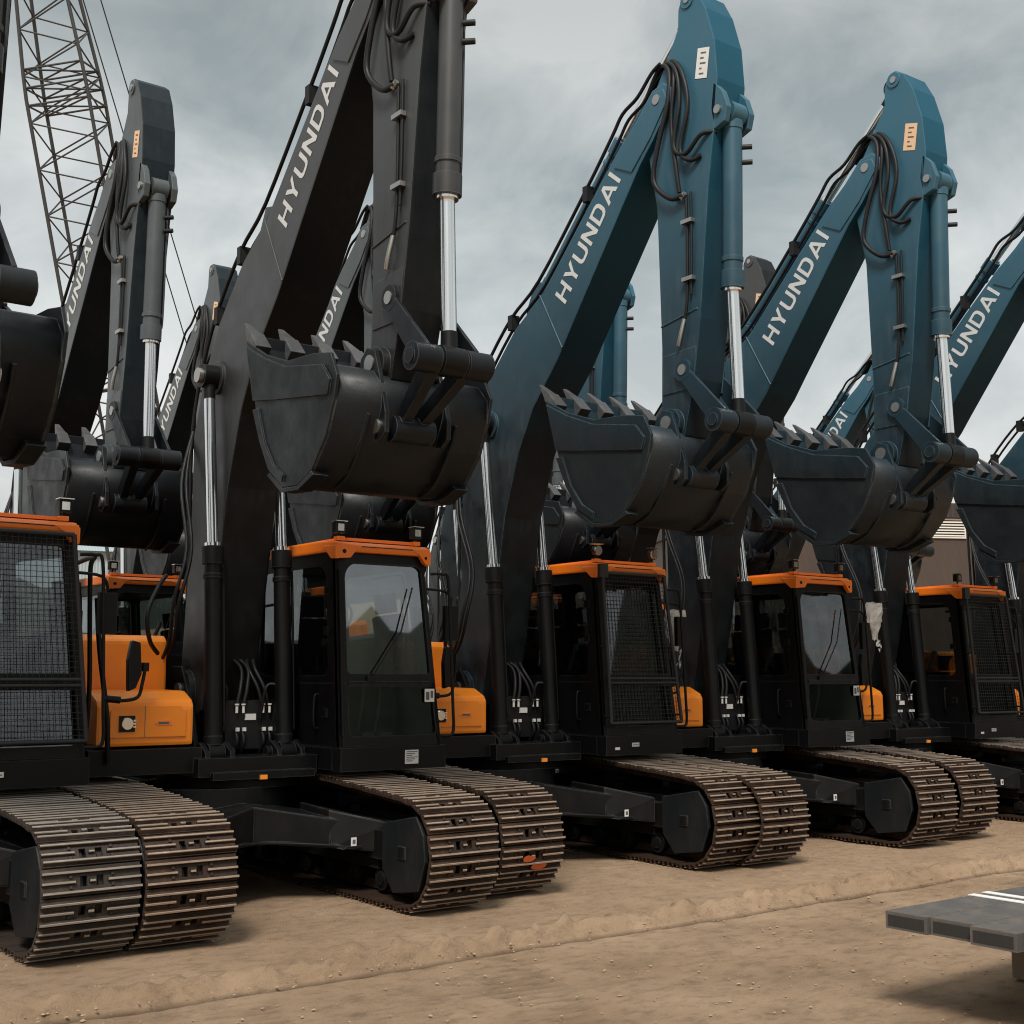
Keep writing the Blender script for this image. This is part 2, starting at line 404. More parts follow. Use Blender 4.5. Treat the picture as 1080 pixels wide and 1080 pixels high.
def toolrail(b):
    b.tube([(-1.62, -.12, 1.30), (-1.63, -.26, 1.9), (-1.66, -.28, 2.6), (-1.67, -.28, 3.02), (-1.62, -.20, 3.12), (-1.58, .5, 3.1)], .022, 8, 0, 5)
    b.tube([(-1.44, -.26, 1.28), (-1.47, -.28, 1.7), (-1.56, -.28, 2.3), (-1.60, -.28, 2.75)], .024, 8, 0, 5)
def toolmirror(b):
    b.tube([(-1.50, -.28, 1.86), (-1.35, -.29, 1.84), (-1.20, -.29, 1.87), (-1.16, -.29, 2.0), (-1.14, -.29, 2.12)], .016, 8, 0, 5)
    b.cyl((-1.50, -.28, 1.86), (-1.36, -.29, 1.845), .032, seg=10)
    b.cyl((-1.14, -.29, 2.10), (-1.14, -.29, 2.18), .035, seg=10)
    b.prism([(-1.30, 1.92), (-1.23, 1.95), (-1.18, 2.08), (-1.20, 2.36), (-1.28, 2.38), (-1.31, 2.2)], -.33, -.25, 0, .015, axis='y')
def oil_lines(b):
    rnd = random.Random(5)
    for k in range(2):
        x = -.50 - .05 * k
        b.tube([(x, 1.2, 1.9 + .05 * k), (x - .05, .55, 2.35), (x - .12, .25, 2.75 + .04 * k), (x + .02, .32, 3.3), (x + .1, .7, 4.0), (-.24, .95, 4.6)], .018, 7, 0, 5)
    b.tube([(-.62, .6, 3.05), (-.80, .32, 2.92), (-.95, .2, 2.65), (-.88, .3, 2.40), (-.70, .55, 2.28)], .022, 8, 0, 6)
    b.tube([(-.66, .9, 1.5), (-.68, .86, 2.2), (-.58, .8, 2.6)], .02, 7, 0, 5)
def centre_lines(b):
    for x in (-.06, .01, .22, .29):
        b.tube([(x, .1, 1.76), (x + (.05 if x < .1 else -.05), .12, 1.95), (x + (.10 if x < .1 else -.10), .25, 2.15), (x, .5, 2.3)], .020, 8, 0, 5)
        b.tube([(x, .1, 1.54), (x, .06, 1.42), (x, .15, 1.31)], .020, 8, 0, 4)
    b.box(-.16, .38, .12, .42, 1.35, 1.82, 0, .02)
    for s in (-1, 1):
        b.tube([(s * .36, -.06, 1.95), (s * .25, .0, 1.98), (s * .20, .02, 1.9), (s * .2, .12, 1.6)], .016, 7, 0, 5)
def hose_fittings(b):
    for x in (-.06, .01, .22, .29):
        b.cyl((x, .085, 1.70), (x, .085, 1.765), .014, seg=10); b.cyl((x, .085, 1.775), (x, .085, 1.79), .022, seg=10)
        b.box(x - .016, x + .016, .045, .07, 1.525, 1.56, 0)
    b.box(.04, .155, .105, .118, 1.63, 1.69, 0)

# ---- boom
BOOM = [(.45, 1.72), (.62, 1.66), (.95, 1.70), (1.02, 1.95), (.86, 3.5), (.86, 4.55), (.62, 5.15), (.3, 5.62), (-.22, 6.12), (-.76, 6.44), (-1.62, 7.27),
        (-2.10, 7.72), (-2.38, 7.94), (-2.62, 8.17), (-2.80, 8.20), (-2.92, 8.10), (-2.90, 7.96), (-2.62, 7.62), (-2.42, 7.42), (-1.20, 5.84), (-1.02, 5.60), (-.55, 5.10), (-.28, 4.62), (-.02, 3.9), (.22, 2.7)]
HW = .27
def shade_belly(b):  # puts the painted-shade colour on forward and underside faces
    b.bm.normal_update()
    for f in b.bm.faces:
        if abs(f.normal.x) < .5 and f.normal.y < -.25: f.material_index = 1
def boom(b):
    b.prism(BOOM, -HW, HW, 0, .018)
    shade_belly(b)
    # doubler plates and pin boss
    for s in (-1, 1):
        b.prism([(-2.02, 7.52), (-2.30, 7.38), (-2.60, 7.66), (-2.86, 7.98), (-2.80, 8.12), (-2.62, 8.13), (-2.40, 7.90)], s * (HW + .016), s * (HW - .004), 0, .006)
        b.cyl((s * (HW - .01), .28, 5.05), (s * (HW + .03), .28, 5.05), .17, seg=28)
        b.cyl((s * .25, .80, 1.92), (s * .33, .80, 1.92), .20, seg=24)
    # raised weld seam across the side
    for (y0, z0), (y1, z1) in (((-.70, 6.42), (-1.10, 5.72)),):
        b.tube([(-HW - .001, y0, z0), (-HW - .001, y1, z1)], .008, 5, 0, straight=True)
    # arm cylinder bracket
    for x in (-.14, .10): b.prism([(-.2, 6.08), (-.72, 6.40), (-.62, 6.62), (-.44, 6.66), (-.3, 6.4)], x, x + .04, 0, .008)
def boompins(b):
    for s in (-1, 1):
        b.cyl((s * .26, .28, 5.05), (s * .50, .28, 5.05), .075, seg=18, capm=0)
        b.cyl((s * .24, -2.70, 8.04), (s * .295, -2.70, 8.04), .055, seg=16)
        b.cyl((s * .30, .80, 1.92), (s * .39, .80, 1.92), .07, seg=16)
def boomlines(b):
    off = [(.92, 2.2), (.93, 3.5), (.93, 4.55), (.70, 5.20), (.38, 5.70), (-.14, 6.20), (-.68, 6.53), (-1.54, 7.36), (-1.98, 7.82), (-2.16, 8.02), (-2.40, 8.12), (-2.62, 8.30), (-2.76, 8.36)]
    for x, d, r in ((-.235, .085, .020), (-.17, .03, .018), (.15, .02, .021), (.21, .03, .021)):
        b.tube([(x, y + d * .5, z + d) for y, z in off], r, 8, 0, 4)
    for y, z in ((-.14, 6.20), (-1.54, 7.36), (.38, 5.70)):
        b.box(-.265, -.15, y - .01, y + .07, z - .06, z + .12, 0, .01)
def stick_hoses(b):
    s = -.245
    b.tube([(-.17, -2.45, 8.20), (-.20, -2.68, 8.42), (-.24, -2.85, 8.30), (s - .03, -2.86, 7.95), (s - .05, -2.72, 7.5), (s - .05, -2.66, 7.15), (s - .02, -2.86, 6.92), (s, -3.04, 6.90)], .027, 8, 0, 6)
    b.tube([(-.14, -2.45, 8.20), (-.18, -2.72, 8.44), (-.24, -2.95, 8.28), (s - .02, -3.02, 7.9), (s - .03, -2.94, 7.45), (s - .02, -3.10, 7.32), (s, -3.30, 7.46), (-.16, -3.44, 7.46)], .024, 8, 0, 6)
    b.tube([(-.11, -2.48, 8.20), (-.16, -2.76, 8.46), (-.24, -3.02, 8.26), (s - .01, -3.13, 7.85), (s - .02, -3.02, 7.40), (s - .01, -3.14, 7.24), (-.21, -3.26, 7.26)], .024, 8, 0, 6)
    b.tube([(-.08, -2.50, 8.20), (-.14, -2.80, 8.42), (-.25, -2.93, 8.16), (s - .02, -2.90, 7.7), (s - .02, -2.96, 7.2), (s, -2.98, 6.95)], .022, 8, 0, 6)
    b.tube([(s + .022, -3.05, 6.92), (s + .02, -3.06, 6.4), (s + .02, -3.04, 5.8), (s + .02, -2.98, 5.55)], .016, 8, 0, 4)
    b.tube([(s + .022, -3.12, 6.92), (s + .02, -3.12, 6.4), (s + .02, -3.10, 5.85)], .014, 8, 0, 4)
    for z in (6.62, 6.02): b.box(s - .015, s + .04, -3.15, -3.0, z - .02, z + .02, 1, .004)
    b.cyl((s, -3.00, 6.88), (s, -3.06, 6.92), .026, seg=10, m=1)
    b.tube([(s + .02, -3.00, 5.62), (s, -2.96, 5.45), (s + .01, -2.92, 5.36)], .022, 8, 1, 4)
    for z in (7.32, 7.16): b.cyl((.06, -3.53, z), (.15, -3.62, z), .026, seg=10, m=0)

GLYPH = {
 'H': [[(0, 0), (0, 1), (.2, 1), (.2, .59), (.68, .59), (.68, 1), (.88, 1), (.88, 0), (.68, 0), (.68, .41), (.2, .41), (.2, 0)]],
 'Y': [[(.34, 0), (.34, .40), (0, 1), (.23, 1), (.45, .59), (.67, 1), (.9, 1), (.55, .40), (.55, 0)]],
 'U': [[(0, 1), (.2, 1), (.2, .34), (.23, .22), (.32, .17), (.56, .17), (.65, .22), (.68, .34), (.68, 1), (.88, 1), (.88, .28), (.82, .11), (.70, .02), (.58, 0), (.30, 0), (.18, .02), (.06, .11), (0, .28)]],
 'N': [[(0, 0), (0, 1), (.2, 1), (.68, .36), (.68, 1), (.88, 1), (.88, 0), (.68, 0), (.2, .64), (.2, 0)]],
 'D': [[(0, 0), (0, 1), (.2, 1), (.2, .17), (.52, .17), (.62, .22), (.69, .34), (.69, .66), (.62, .78), (.52, .83), (.2, .83), (.2, 1), (.58, 1), (.76, .93), (.87, .78), (.90, .6), (.90, .4), (.87, .22), (.76, .07), (.58, 0)]],
 'A': [[(0, 0), (.40, 1), (.62, 1), (1.02, 0), (.79, 0), (.71, .20), (.31, .20), (.375, .36), (.65, .36), (.51, .76), (.51, .76), (.21, 0)]],
 'I': [[(0, 0), (0, 1), (.2, 1), (.2, 0)]],
}
def lettering(shift=0.):
    def f(b):
        d = Vector((0, -.640, .768)); up = Vector((0, .768, .640)); o = Vector((-HW - .004, -1.165, 6.205)) - d * shift
        x = 0.; h = .235; gap = .17; sx = 1.0
        widths = {'H': .88, 'Y': .9, 'U': .88, 'N': .88, 'D': .9, 'A': 1.02, 'I': .2}
        tot = sum(widths[c] for c in 'HYUNDAI') + gap * 6
        sx = 1.50 / (tot * h)
        for ch in 'HYUNDAI':
            for poly in GLYPH[ch]:
                if ch == 'D':       # stem and bowl as two polygons, so no face overlaps itself
                    polys = [[(0, 0), (0, 1), (.2, 1), (.2, 0)], [(.2, 0), (.2, .17), (.52, .17), (.62, .22), (.69, .34), (.69, .66), (.62, .78), (.52, .83), (.2, .83), (.2, 1), (.58, 1), (.76, .93), (.87, .78), (.90, .6), (.90, .4), (.87, .22), (.76, .07), (.58, 0)]]
                elif ch == 'A':
                    polys = [[(0, 0), (.40, 1), (.51, 1), (.51, .76), (.35, .36), (.286, .20), (.21, 0)], [(.51, 1), (.62, 1), (1.02, 0), (.79, 0), (.728, .20), (.664, .36), (.51, .76)], [(.286, .20), (.35, .36), (.664, .36), (.728, .20)]]
                else: polys = [poly]
                for pl in polys:
                    b.face([o + d * ((x + px) * h * sx) + up * (py * h) for px, py in pl][::-1], 0)
            x += widths[ch] + gap
    return f
def cyl_barrel(p0, p1, r, seg=22):
    def f(b):
        a, c = Vector(p0), Vector(p1); d = (c - a).normalized()
        b.cyl(a + d * .08, c, r, seg=seg); b.cyl(c - d * .16, c + d * .01, r * 1.22, seg=seg); b.cyl(c - d * .30, c - d * .26, r * 1.12, seg=seg)
        b.cyl(a - Vector((r * .95, 0, 0)), a + Vector((r * .95, 0, 0)), r * 1.25, seg=seg)
        b.cyl(a + d * .08, a + d * .16, r * 1.1, seg=seg)
        n = Vector((0, -1, 0)); n = (n - d * n.dot(d)).normalized()
        q = Vector((1, 0, 0))
        b.tube([a + d * .25 + q * r * 1.25, a + d * .30 + q * r * 1.3, c - d * .25 + q * r * 1.3, c - d * .2 + q * r], .014, 7, 0, 4)
    return f
def cyl_rod(p0, p1, r, eye, hw):
    def f(b):
        a, c = Vector(p0), Vector(p1); d = (c - a).normalized()
        b.cyl(a, c - d * eye * .6, r, seg=22); b.cyl(a, a + d * .045, r * 1.5, seg=22)
        b.cyl(c - Vector((hw, 0, 0)), c + Vector((hw, 0, 0)), eye, seg=22, m=1)
        b.cyl(c - d * (eye + .12), c - d * eye * .7, r * 1.06, r * 1.15, seg=22, m=1)
    return f

# ---- stick
STICK = [(-2.70, 4.42), (-2.62, 4.60), (-2.64, 5.4), (-2.60, 6.9), (-2.44, 7.72), (-2.46, 8.00), (-2.60, 8.20), (-2.74, 8.40), (-2.95, 8.74), (-2.96, 8.95), (-3.02, 9.08), (-3.12, 9.11),
         (-3.24, 9.03), (-3.36, 8.80), (-3.47, 8.42), (-3.50, 8.0), (-3.44, 7.5), (-3.34, 6.9), (-3.20, 5.6), (-3.10, 5.0), (-2.95, 4.44), (-2.82, 4.36)]
def stick(b):
    HS = .20
    b.prism(STICK, -HS, HS, 0, .014)
    shade_belly(b)
    for s in (-1, 1):
        b.cyl((s * .19, -2.80, 4.58), (s * .27, -2.80, 4.58), .15, seg=22)
        b.cyl((s * .19, -3.10, 9.0), (s * .215, -3.10, 9.0), .09, seg=18)
        # bucket cylinder lug at the head
        b.prism([(-3.44, 7.98), (-3.56, 7.84), (-3.62, 7.66), (-3.58, 7.52), (-3.44, 7.48), (-3.40, 7.7)], s * .20, s * .13, 0, .008)
        # doubler edges
        b.prism([(-2.66, 4.9), (-2.67, 5.30), (-3.14, 5.32), (-3.09, 4.9)], s * .212, s * .198, 0, .004)
    b.tube([(-.203, -2.64, 5.62), (-.203, -3.16, 5.70)], .009, 5, 0, straight=True)
def stick_pins(b):
    for s in (-1, 1):
        b.cyl((s * .2, -2.80, 4.58), (s * .325, -2.80, 4.58), .07, seg=18)
        b.cyl((s * .2, -2.98, 5.10), (s * .262, -2.98, 5.10), .055, seg=18)
        b.cyl((s * .2, -3.50, 7.66), (s * .225, -3.50, 7.66), .045, seg=14)
        b.cyl((s * .2, -3.10, 9.0), (s * .225, -3.10, 9.0), .04, seg=14)
def stick_label(b):
    d = Vector((0, .05, -.31)); w = Vector((0, -.165, -.05)); o = Vector((-.2045, -3.24, 8.41)) 
    b.face([o, o + d, o + d + w, o + w], 0)
    o2 = o + Vector((-.002, 0, 0))
    for k in range(5):
        q = o2 + d * (.14 + .17 * k) + w * .3; L = (.45, .3, .5, .2, .4)[k]
        b.face([q, q + d * .05, q + d * .05 + w * L, q + w * L], 1)
def stick_plate(b):
    b.box(-.2045, -.203, -2.90, -2.80, 5.98, 6.24, 0)
# ---- linkage
RK = (-3.50, 4.50)
def rocker(b):
    for s in (-1, 1):
        b.hexa([(s * .215, -2.93, 5.02), (s * .25, -2.93, 5.02), (s * .25, RK[0] + .07, RK[1] - .09), (s * .215, RK[0] + .07, RK[1] - .09),
                (s * .215, -2.96, 5.20), (s * .25, -2.96, 5.20), (s * .25, RK[0] - .05, RK[1] + .11), (s * .215, RK[0] - .05, RK[1] + .11)], 0, .006)
        b.cyl((s * .212, -2.98, 5.10), (s * .254, -2.98, 5.10), .11, seg=20)
        b.cyl((s * .13, RK[0], RK[1]), (s * .36, RK[0], RK[1]), .115, seg=22)
    b.cyl((-.38, RK[0], RK[1]), (.38, RK[0], RK[1]), .062, seg=18)
BP = (-2.93, 4.04)
def bucket_link(b):
    for s in (-1, 1):
        b.hexa([(s * .04, BP[0] - .06, BP[1] + .02), (s * .13, BP[0] - .06, BP[1] + .02), (s * .13, BP[0] + .05, BP[1] + .10), (s * .04, BP[0] + .05, BP[1] + .10),
                (s * .10, RK[0] - .02, RK[1] - .10), (s * .20, RK[0] - .02, RK[1] - .10), (s * .20, RK[0] + .10, RK[1] + .0), (s * .10, RK[0] + .10, RK[1] + .0)], 0, .01)
    b.cyl((-.19, BP[0], BP[1]), (.19, BP[0], BP[1]), .11, seg=22)
    b.cyl((-.13, RK[0] + .02, RK[1]), (.13, RK[0] + .02, RK[1]), .12, seg=22)
# ---- bucket
BK = [(-1.42, 4.98), (-1.62, 4.32), (-1.74, 4.02), (-1.92, 3.76), (-2.16, 3.60), (-2.42, 3.585), (-2.66, 3.68), (-2.88, 3.92), (-3.00, 4.18), (-3.01, 4.36), (-2.88, 4.50), (-2.70, 4.56)]
BW = .75
def bucket(b):
    rows = []; th = .035
    n = len(BK)
    def nrm(i):
        a, c = Vector((0, *BK[max(i - 1, 0)])), Vector((0, *BK[min(i + 1, n - 1)])); t = (c - a).normalized(); return Vector((0, -t.z, t.y))
    for i, (y, z) in enumerate(BK):
        k = nrm(i)
        if k.dot(Vector((0, -2.3, 4.3)) - Vector((0, y, z))) < 0: k = -k
        p = Vector((0, y, z)); q = p + k * th
        rows.append([b._v((-BW + .02, p.y, p.z)), b._v((BW - .02, p.y, p.z)), b._v((BW - .02, q.y, q.z)), b._v((-BW + .02, q.y, q.z))])
    for i in range(n - 1):
        for k in range(4):
            f = b.bm.faces.new((rows[i][k], rows[i][(k + 1) % 4], rows[i + 1][(k + 1) % 4], rows[i + 1][k])); f.smooth = k in (0, 2) and 1 < i < n - 2
    b.bm.faces.new(rows[0][::-1]); b.bm.faces.new(rows[-1])
    side = BK + [(-2.30, 4.64), (-1.80, 4.74)]
    side2 = [(-1.40, 5.0), (-1.64, 4.30)] + BK[2:9] + [(-3.05, 4.38), (-2.94, 4.58), (-2.66, 4.63), (-2.2, 4.66), (-1.78, 4.80)]
    for s in (-1, 1):
        b.prism(side2, s * BW, s * (BW - .03), 0, .006)
        # upper reinforcement and lip wear strip on the side plate
        b.prism([(-1.44, 4.94), (-1.60, 4.42), (-2.0, 4.36), (-2.93, 4.24), (-2.97, 4.36), (-2.84, 4.50), (-2.2, 4.61), (-1.80, 4.76)], s * (BW + .022), s * (BW - .004), 0, .006)
        b.prism([(-1.60, 4.34), (-1.70, 4.34), (-1.84, 4.02), (-2.02, 3.80), (-2.20, 3.70), (-2.18, 3.64), (-1.93, 3.78), (-1.75, 4.04)], s * (BW + .02), s * (BW - .004), 0, .004)
        # heel wear plate running round the bottom
        b.prism([(-1.92, 3.755), (-2.16, 3.595), (-2.42, 3.58), (-2.66, 3.675), (-2.70, 3.64), (-2.43, 3.545), (-2.14, 3.56), (-1.88, 3.73)], s * BW, s * (BW - .14), 0, .004)
        # ears for the two pins
        b.prism([(-2.62, 4.50), (-2.66, 4.64), (-2.76, 4.72), (-2.88, 4.68), (-2.98, 4.40), (-3.06, 4.14), (-3.06, 3.98), (-2.97, 3.92), (-2.84, 3.94), (-2.70, 4.1)], s * .275, s * .315, 0, .006)
    b.box(-.33, .33, -2.92, -2.60, 4.28, 4.42, 0, .02)
    # longitudinal wear strips on the back
    for x in (-.42, .42): b.tube([(x, -2.99, 4.12), (x, -2.87, 3.90), (x, -2.66, 3.66), (x, -2.42, 3.57)], .016, 6, 0, 3)
    b.box(-BW + .05, BW - .05, -1.47, -1.40, 4.90, 5.04, 0, .01)
def bucket_pins(b):
    for s in (-1, 1):
        b.cyl((s * .315, BP[0], BP[1]), (s * .34, BP[0], BP[1]), .062, seg=18)
def tooth(x):
    def f(b):
        d = Vector((0, .25, .28)).normalized(); n = Vector((0, -d.z, d.y)); o = Vector((x, -1.47, 4.97))
        def P(a, w, h): return o + d * a + Vector((w, 0, 0)) + n * h
        b.hexa([P(-.12, -.075, -.065), P(-.12, .075, -.065), P(-.12, .075, .06), P(-.12, -.075, .06), P(.10, -.07, -.05), P(.10, .07, -.05), P(.10, .07, .05), P(.10, -.07, .05)], 0, .01)
        b.hexa([P(.08, -.062, -.05), P(.08, .062, -.05), P(.08, .062, .045), P(.08, -.062, .045), P(.34, -.026, -.030), P(.34, .026, -.030), P(.34, .026, -.018), P(.34, -.026, -.018)], 0, .004)
    return f
# ---- cab
cy0, cyT, cyb = -.72, -.57, 1.22       # front at the foot, front at the roof, back
def cl(z): return 1.80 + (1.66 - 1.80) * (z - 1.38) / 1.9     # left wall leans in
def cf(z): return cy0 + (cyT - cy0) * (z - 1.38) / 1.9
CR = .63
WIN = {}
def cab(b):
    z0, zm, z1 = 1.38, 1.99, 3.28
    WIN['windscreen'] = b.window([(CR, cf(zm), zm), (cl(zm), cf(zm), zm), (cl(z1), cf(z1), z1), (CR, cf(z1), z1)], (.10, .965, .07, .915), .05, 0, (.04, .04, .10, .16), 5)
    WIN['lower'] = b.window([(CR, cf(z0), z0), (cl(z0), cf(z0), z0), (cl(zm), cf(zm), zm), (CR, cf(zm), zm)], (.10, .965, .16, .94), .05, 0, (.07, .07, .03, .03), 4)
    # right wall (towards the boom), seen from outside: front edge on the right
    def wall(x, flip):
        lo = [(x(z0), cyb, z0), (x(z0), cf(z0), z0), (x(zm), cf(zm), zm), (x(zm), cyb, zm)]
        up = [(x(zm), cyb, zm), (x(zm), cf(zm), zm), (x(z1), cf(z1), z1), (x(z1), cyb, z1)]
        return lo, up
    lo, up = wall(lambda z: CR, False)
    b.hexa([lo[0], lo[1], (CR + .05, lo[1][1], z0), (CR + .05, cyb, z0), lo[3], lo[2], (CR + .05, lo[2][1], zm), (CR + .05, cyb, zm)])
    up = [tuple(q) for q in up]
    WIN['right'] = b.window(up, (.10, .90, .06, .90), .05, 0, (.06, .10, .16, .08), 4)
    lo, up = wall(cl, True)
    lo2 = [lo[1], lo[0], lo[3], lo[2]]; up2 = [up[1], up[0], up[3], up[2]]
    b.hexa([lo[0], lo[1], (lo[1][0] - .05, lo[1][1], z0), (lo[0][0] - .05, cyb, z0), lo[3], lo[2], (lo[2][0] - .05, lo[2][1], zm), (lo[3][0] - .05, cyb, zm)])
    WIN['left'] = b.window(up2, (.10, .90, .06, .90), .05, 0, (.08, .06, .06, .12), 4)
    WIN['rear'] = b.window([(cl(zm) , cyb, zm), (CR, cyb, zm), (CR, cyb, z1), (cl(z1), cyb, z1)], (.08, .92, .10, .90), .05, 0, (.06, .06, .06, .06), 4)
    b.hexa([(cl(z0), cyb, z0), (CR, cyb, z0), (CR, cyb - .05, z0), (cl(z0), cyb - .05, z0), (cl(zm), cyb, zm), (CR, cyb, zm), (CR, cyb - .05, zm), (cl(zm), cyb - .05, zm)])
    b.hexa([(CR, cy0, z0 - .02), (1.8, cy0, z0 - .02), (1.8, cyb, z0 - .02), (CR, cyb, z0 - .02), (CR + .01, cy0 + .02, z0 + .03), (1.79, cy0 + .02, z0 + .03), (1.79, cyb - .02, z0 + .03), (CR + .01, cyb - .02, z0 + .03)])
    # headliner
    b.hexa([(CR + .02, cf(3.2), 3.18), (cl(3.2) - .02, cf(3.2), 3.18), (cl(3.2) - .02, cyb - .02, 3.18), (CR + .02, cyb - .02, 3.18), (CR + .02, cf(3.28), 3.285), (cl(3.28) - .02, cf(3.28), 3.285), (cl(3.28) - .02, cyb - .02, 3.285), (CR + .02, cyb - .02, 3.285)])
    # bar between the two front panes, gutter strips on the pillars, floor sill
    b.box(CR + .12, 1.70, cf(1.99) - .012, cf(1.99) + .01, 1.975, 2.005, 0, .004)
    for z in (1.70, 2.5, 2.9): b.box(CR - .018, CR + .01, -.48, -.40, z - .04, z + .04, 0, .006)
    b.tube([(CR + .04, cf(1.5) - .012, 1.5), (CR + .04, cf(3.1) - .012, 3.1)], .014, 6, 0, straight=True)
    b.box(CR, 1.83, -.76, -.60, 1.15, 1.375, 0, .02)
def pane(key):
    def f(b):
        w = WIN[key]; b.face(w, 0)
    return f
def cab_roof(b):
    x0, x1 = CR - .025, 1.69
    # side view profile: gentle crown, brow at the front
    prof = [(-.635, 3.275), (-.645, 3.33), (-.60, 3.375), (-.25, 3.40), (.4, 3.405), (1.1, 3.385), (1.27, 3.35), (1.27, 3.285)]
    b.prism(prof, x0, x1, 0, .02)
    # raised panel and groove on the crown
    b.box(x0 + .12, x1 - .12, -.52, 1.0, 3.395, 3.425, 0, .012)
    # shaped corner brackets dropping down on to the front pillars
    fy = -.655
    b.prism([(x0 - .002, 3.36), (x0 + .30, 3.34), (x0 + .22, 3.29), (x0 + .16, 3.215), (x0 + .02, 3.205), (x0 - .002, 3.23)], fy, fy + .06, 0, .008, axis='y')
    b.prism([(x1 + .002, 3.35), (x1 - .22, 3.34), (x1 - .12, 3.28), (x1 - .06, 3.20), (x1 - .015, 3.175), (x1 + .012, 3.19)], fy, fy + .06, 0, .008, axis='y')
    b.prism([(fy + .002, 3.33), (fy + .26, 3.34), (fy + .17, 3.26), (fy + .10, 3.205), (fy + .002, 3.20)], x0 - .012, x0 + .03, 0, .008)
    b.prism([(fy + .002, 3.33), (fy + .26, 3.34), (fy + .17, 3.26), (fy + .10, 3.205), (fy + .002, 3.20)], x1 - .02, x1 + .014, 0, .008)
    b.cyl((x0 + .085, fy - .004, 3.275), (x0 + .085, fy + .02, 3.275), .022, seg=12, m=1)
    b.cyl((x1 - .05, fy - .004, 3.255), (x1 - .05, fy + .02, 3.255), .016, seg=12, m=1)
    b.box(x0 + .06, x0 + .14, -.56, -.48, 3.39, 3.432, 0, .006); b.box(x1 - .14, x1 - .06, -.56, -.48, 3.39, 3.43, 0, .006)
    b.box(x0 + .26, x1 - .2, -.6485, -.640, 3.327, 3.336, 1)
def worklight(x, big):
    def f(b):
        k = 1.25 if big else 1.
        b.cyl((x, -.52, 3.42), (x, -.52, 3.47), .014, seg=8, m=0)
        if big:
            b.cyl((x, -.50, 3.535), (x, -.56, 3.53), .055, .066, seg=20, m=0); b.cyl((x, -.561, 3.53), (x, -.575, 3.53), .060, .054, seg=20, m=1)
            b.box(x - .075, x + .075, -.58, -.49, 3.605, 3.612, 1)
        else:
            b.box(x - .055, x + .055, -.56, -.48, 3.465, 3.575, 0, .012); b.box(x - .034, x + .034, -.566, -.559, 3.485, 3.555, 1, .004)
            b.box(x - .065, x + .065, -.585, -.48, 3.578, 3.586, 1)
    return f
def seat(b):
    b.box(.95, 1.45, .25, .78, 1.85, 2.0, 0, .05); b.hexa([(.95, .70, 1.98), (1.45, .70, 1.98), (1.45, .84, 1.98), (.95, .84, 1.98), (1.0, .88, 2.68), (1.40, .88, 2.68), (1.40, .98, 2.68), (1.0, .98, 2.68)], 0, .05)
    b.box(1.08, 1.32, .90, .99, 2.70, 2.92, 0, .04); b.box(1.0, 1.4, .3, .75, 1.42, 1.85, 0, .03)
    for x in (.80, 1.50): b.box(x, x + .13, .15, .72, 1.95, 2.12, 0, .03)
def levers(b):
    for x in (.86, 1.55): b.tube([(x, .2, 2.1), (x, .14, 2.26), (x + .02, .1, 2.34)], .022, 8, 0, 4); b.cyl((x + .02, .1, 2.32), (x + .03, .08, 2.44), .03, .035, seg=12)
    for x in (1.08, 1.28): b.tube([(x, -.25, 1.42), (x, -.36, 1.75), (x, -.40, 2.05)], .016, 8, 0, 4); b.box(x - .07, x + .07, -.5, -.22, 1.43, 1.50, 0, .02)
def monitor(b): b.box(.72, .80, -.36, -.10, 2.14, 2.36, 0, .02); b.box(.70, .86, -.42, .75, 1.45, 1.98, 0, .03)
def cloth(b): b.hexa([(.745, .30, 2.0), (.80, .30, 2.0), (.80, .58, 1.98), (.745, .58, 1.98), (.73, .36, 2.16), (.78, .36, 2.16), (.78, .54, 2.12), (.73, .54, 2.12)], 0, .02)
def wiper(b): b.tube([(1.0, cf(2.1) - .02, 2.04), (1.35, cf(2.5) - .025, 2.5), (1.5, cf(2.9) - .022, 2.95)], .008, 6, 0, straight=True); b.box(.95, 1.06, cf(2.04) - .03, cf(2.04), 2.01, 2.06, 0, .006)
def cab_sticker(b): y = cf(1.9) - .006; b.box(1.62, 1.735, y - .003, y, 1.80, 1.93, 0); b.box(1.635, 1.675, y - .005, y - .0035, 1.82, 1.90, 1); b.box(1.69, 1.72, y - .005, y - .0035, 1.84, 1.91, 1)
def sill_sticker(b): b.box(1.345, 1.50, -.768, -.762, 1.20, 1.335, 0); [b.box(1.36, 1.49 - .03 * (k % 3), -.7705, -.7685, 1.315 - .018 * k, 1.322 - .018 * k, 1) for k in range(6)]
def sill_tag(b): b.box(1.02, 1.13, -.768, -.762, 1.245, 1.29, 0); b.box(1.035, 1.115, -.7705, -.7685, 1.262, 1.27, 1)
def sill_tag2(b): b.box(.76, .83, -.768, -.762, 1.215, 1.245, 0)
def cab_handle(b):
    b.tube([(1.72, -.62, 3.10), (1.84, -.66, 3.10), (1.90, -.68, 3.04), (1.92, -.70, 2.5), (1.94, -.72, 1.8), (1.95, -.72, 1.52), (1.90, -.72, 1.46), (1.80, -.70, 1.46)], .016, 8, 0, 4)
    b.tube([(CR - .005, -.30, 1.55), (CR - .05, -.30, 1.58), (CR - .05, -.30, 1.85), (CR - .005, -.30, 1.88)], .012, 7, 0, 4)
def cab_mirror(b):
    b.tube([(1.70, -.55, 2.95), (1.92, -.62, 2.92), (1.98, -.62, 2.80)], .014, 8, 0, 4)
    b.box(1.90, 2.06, -.64, -.58, 2.42, 2.78, 0, .025)
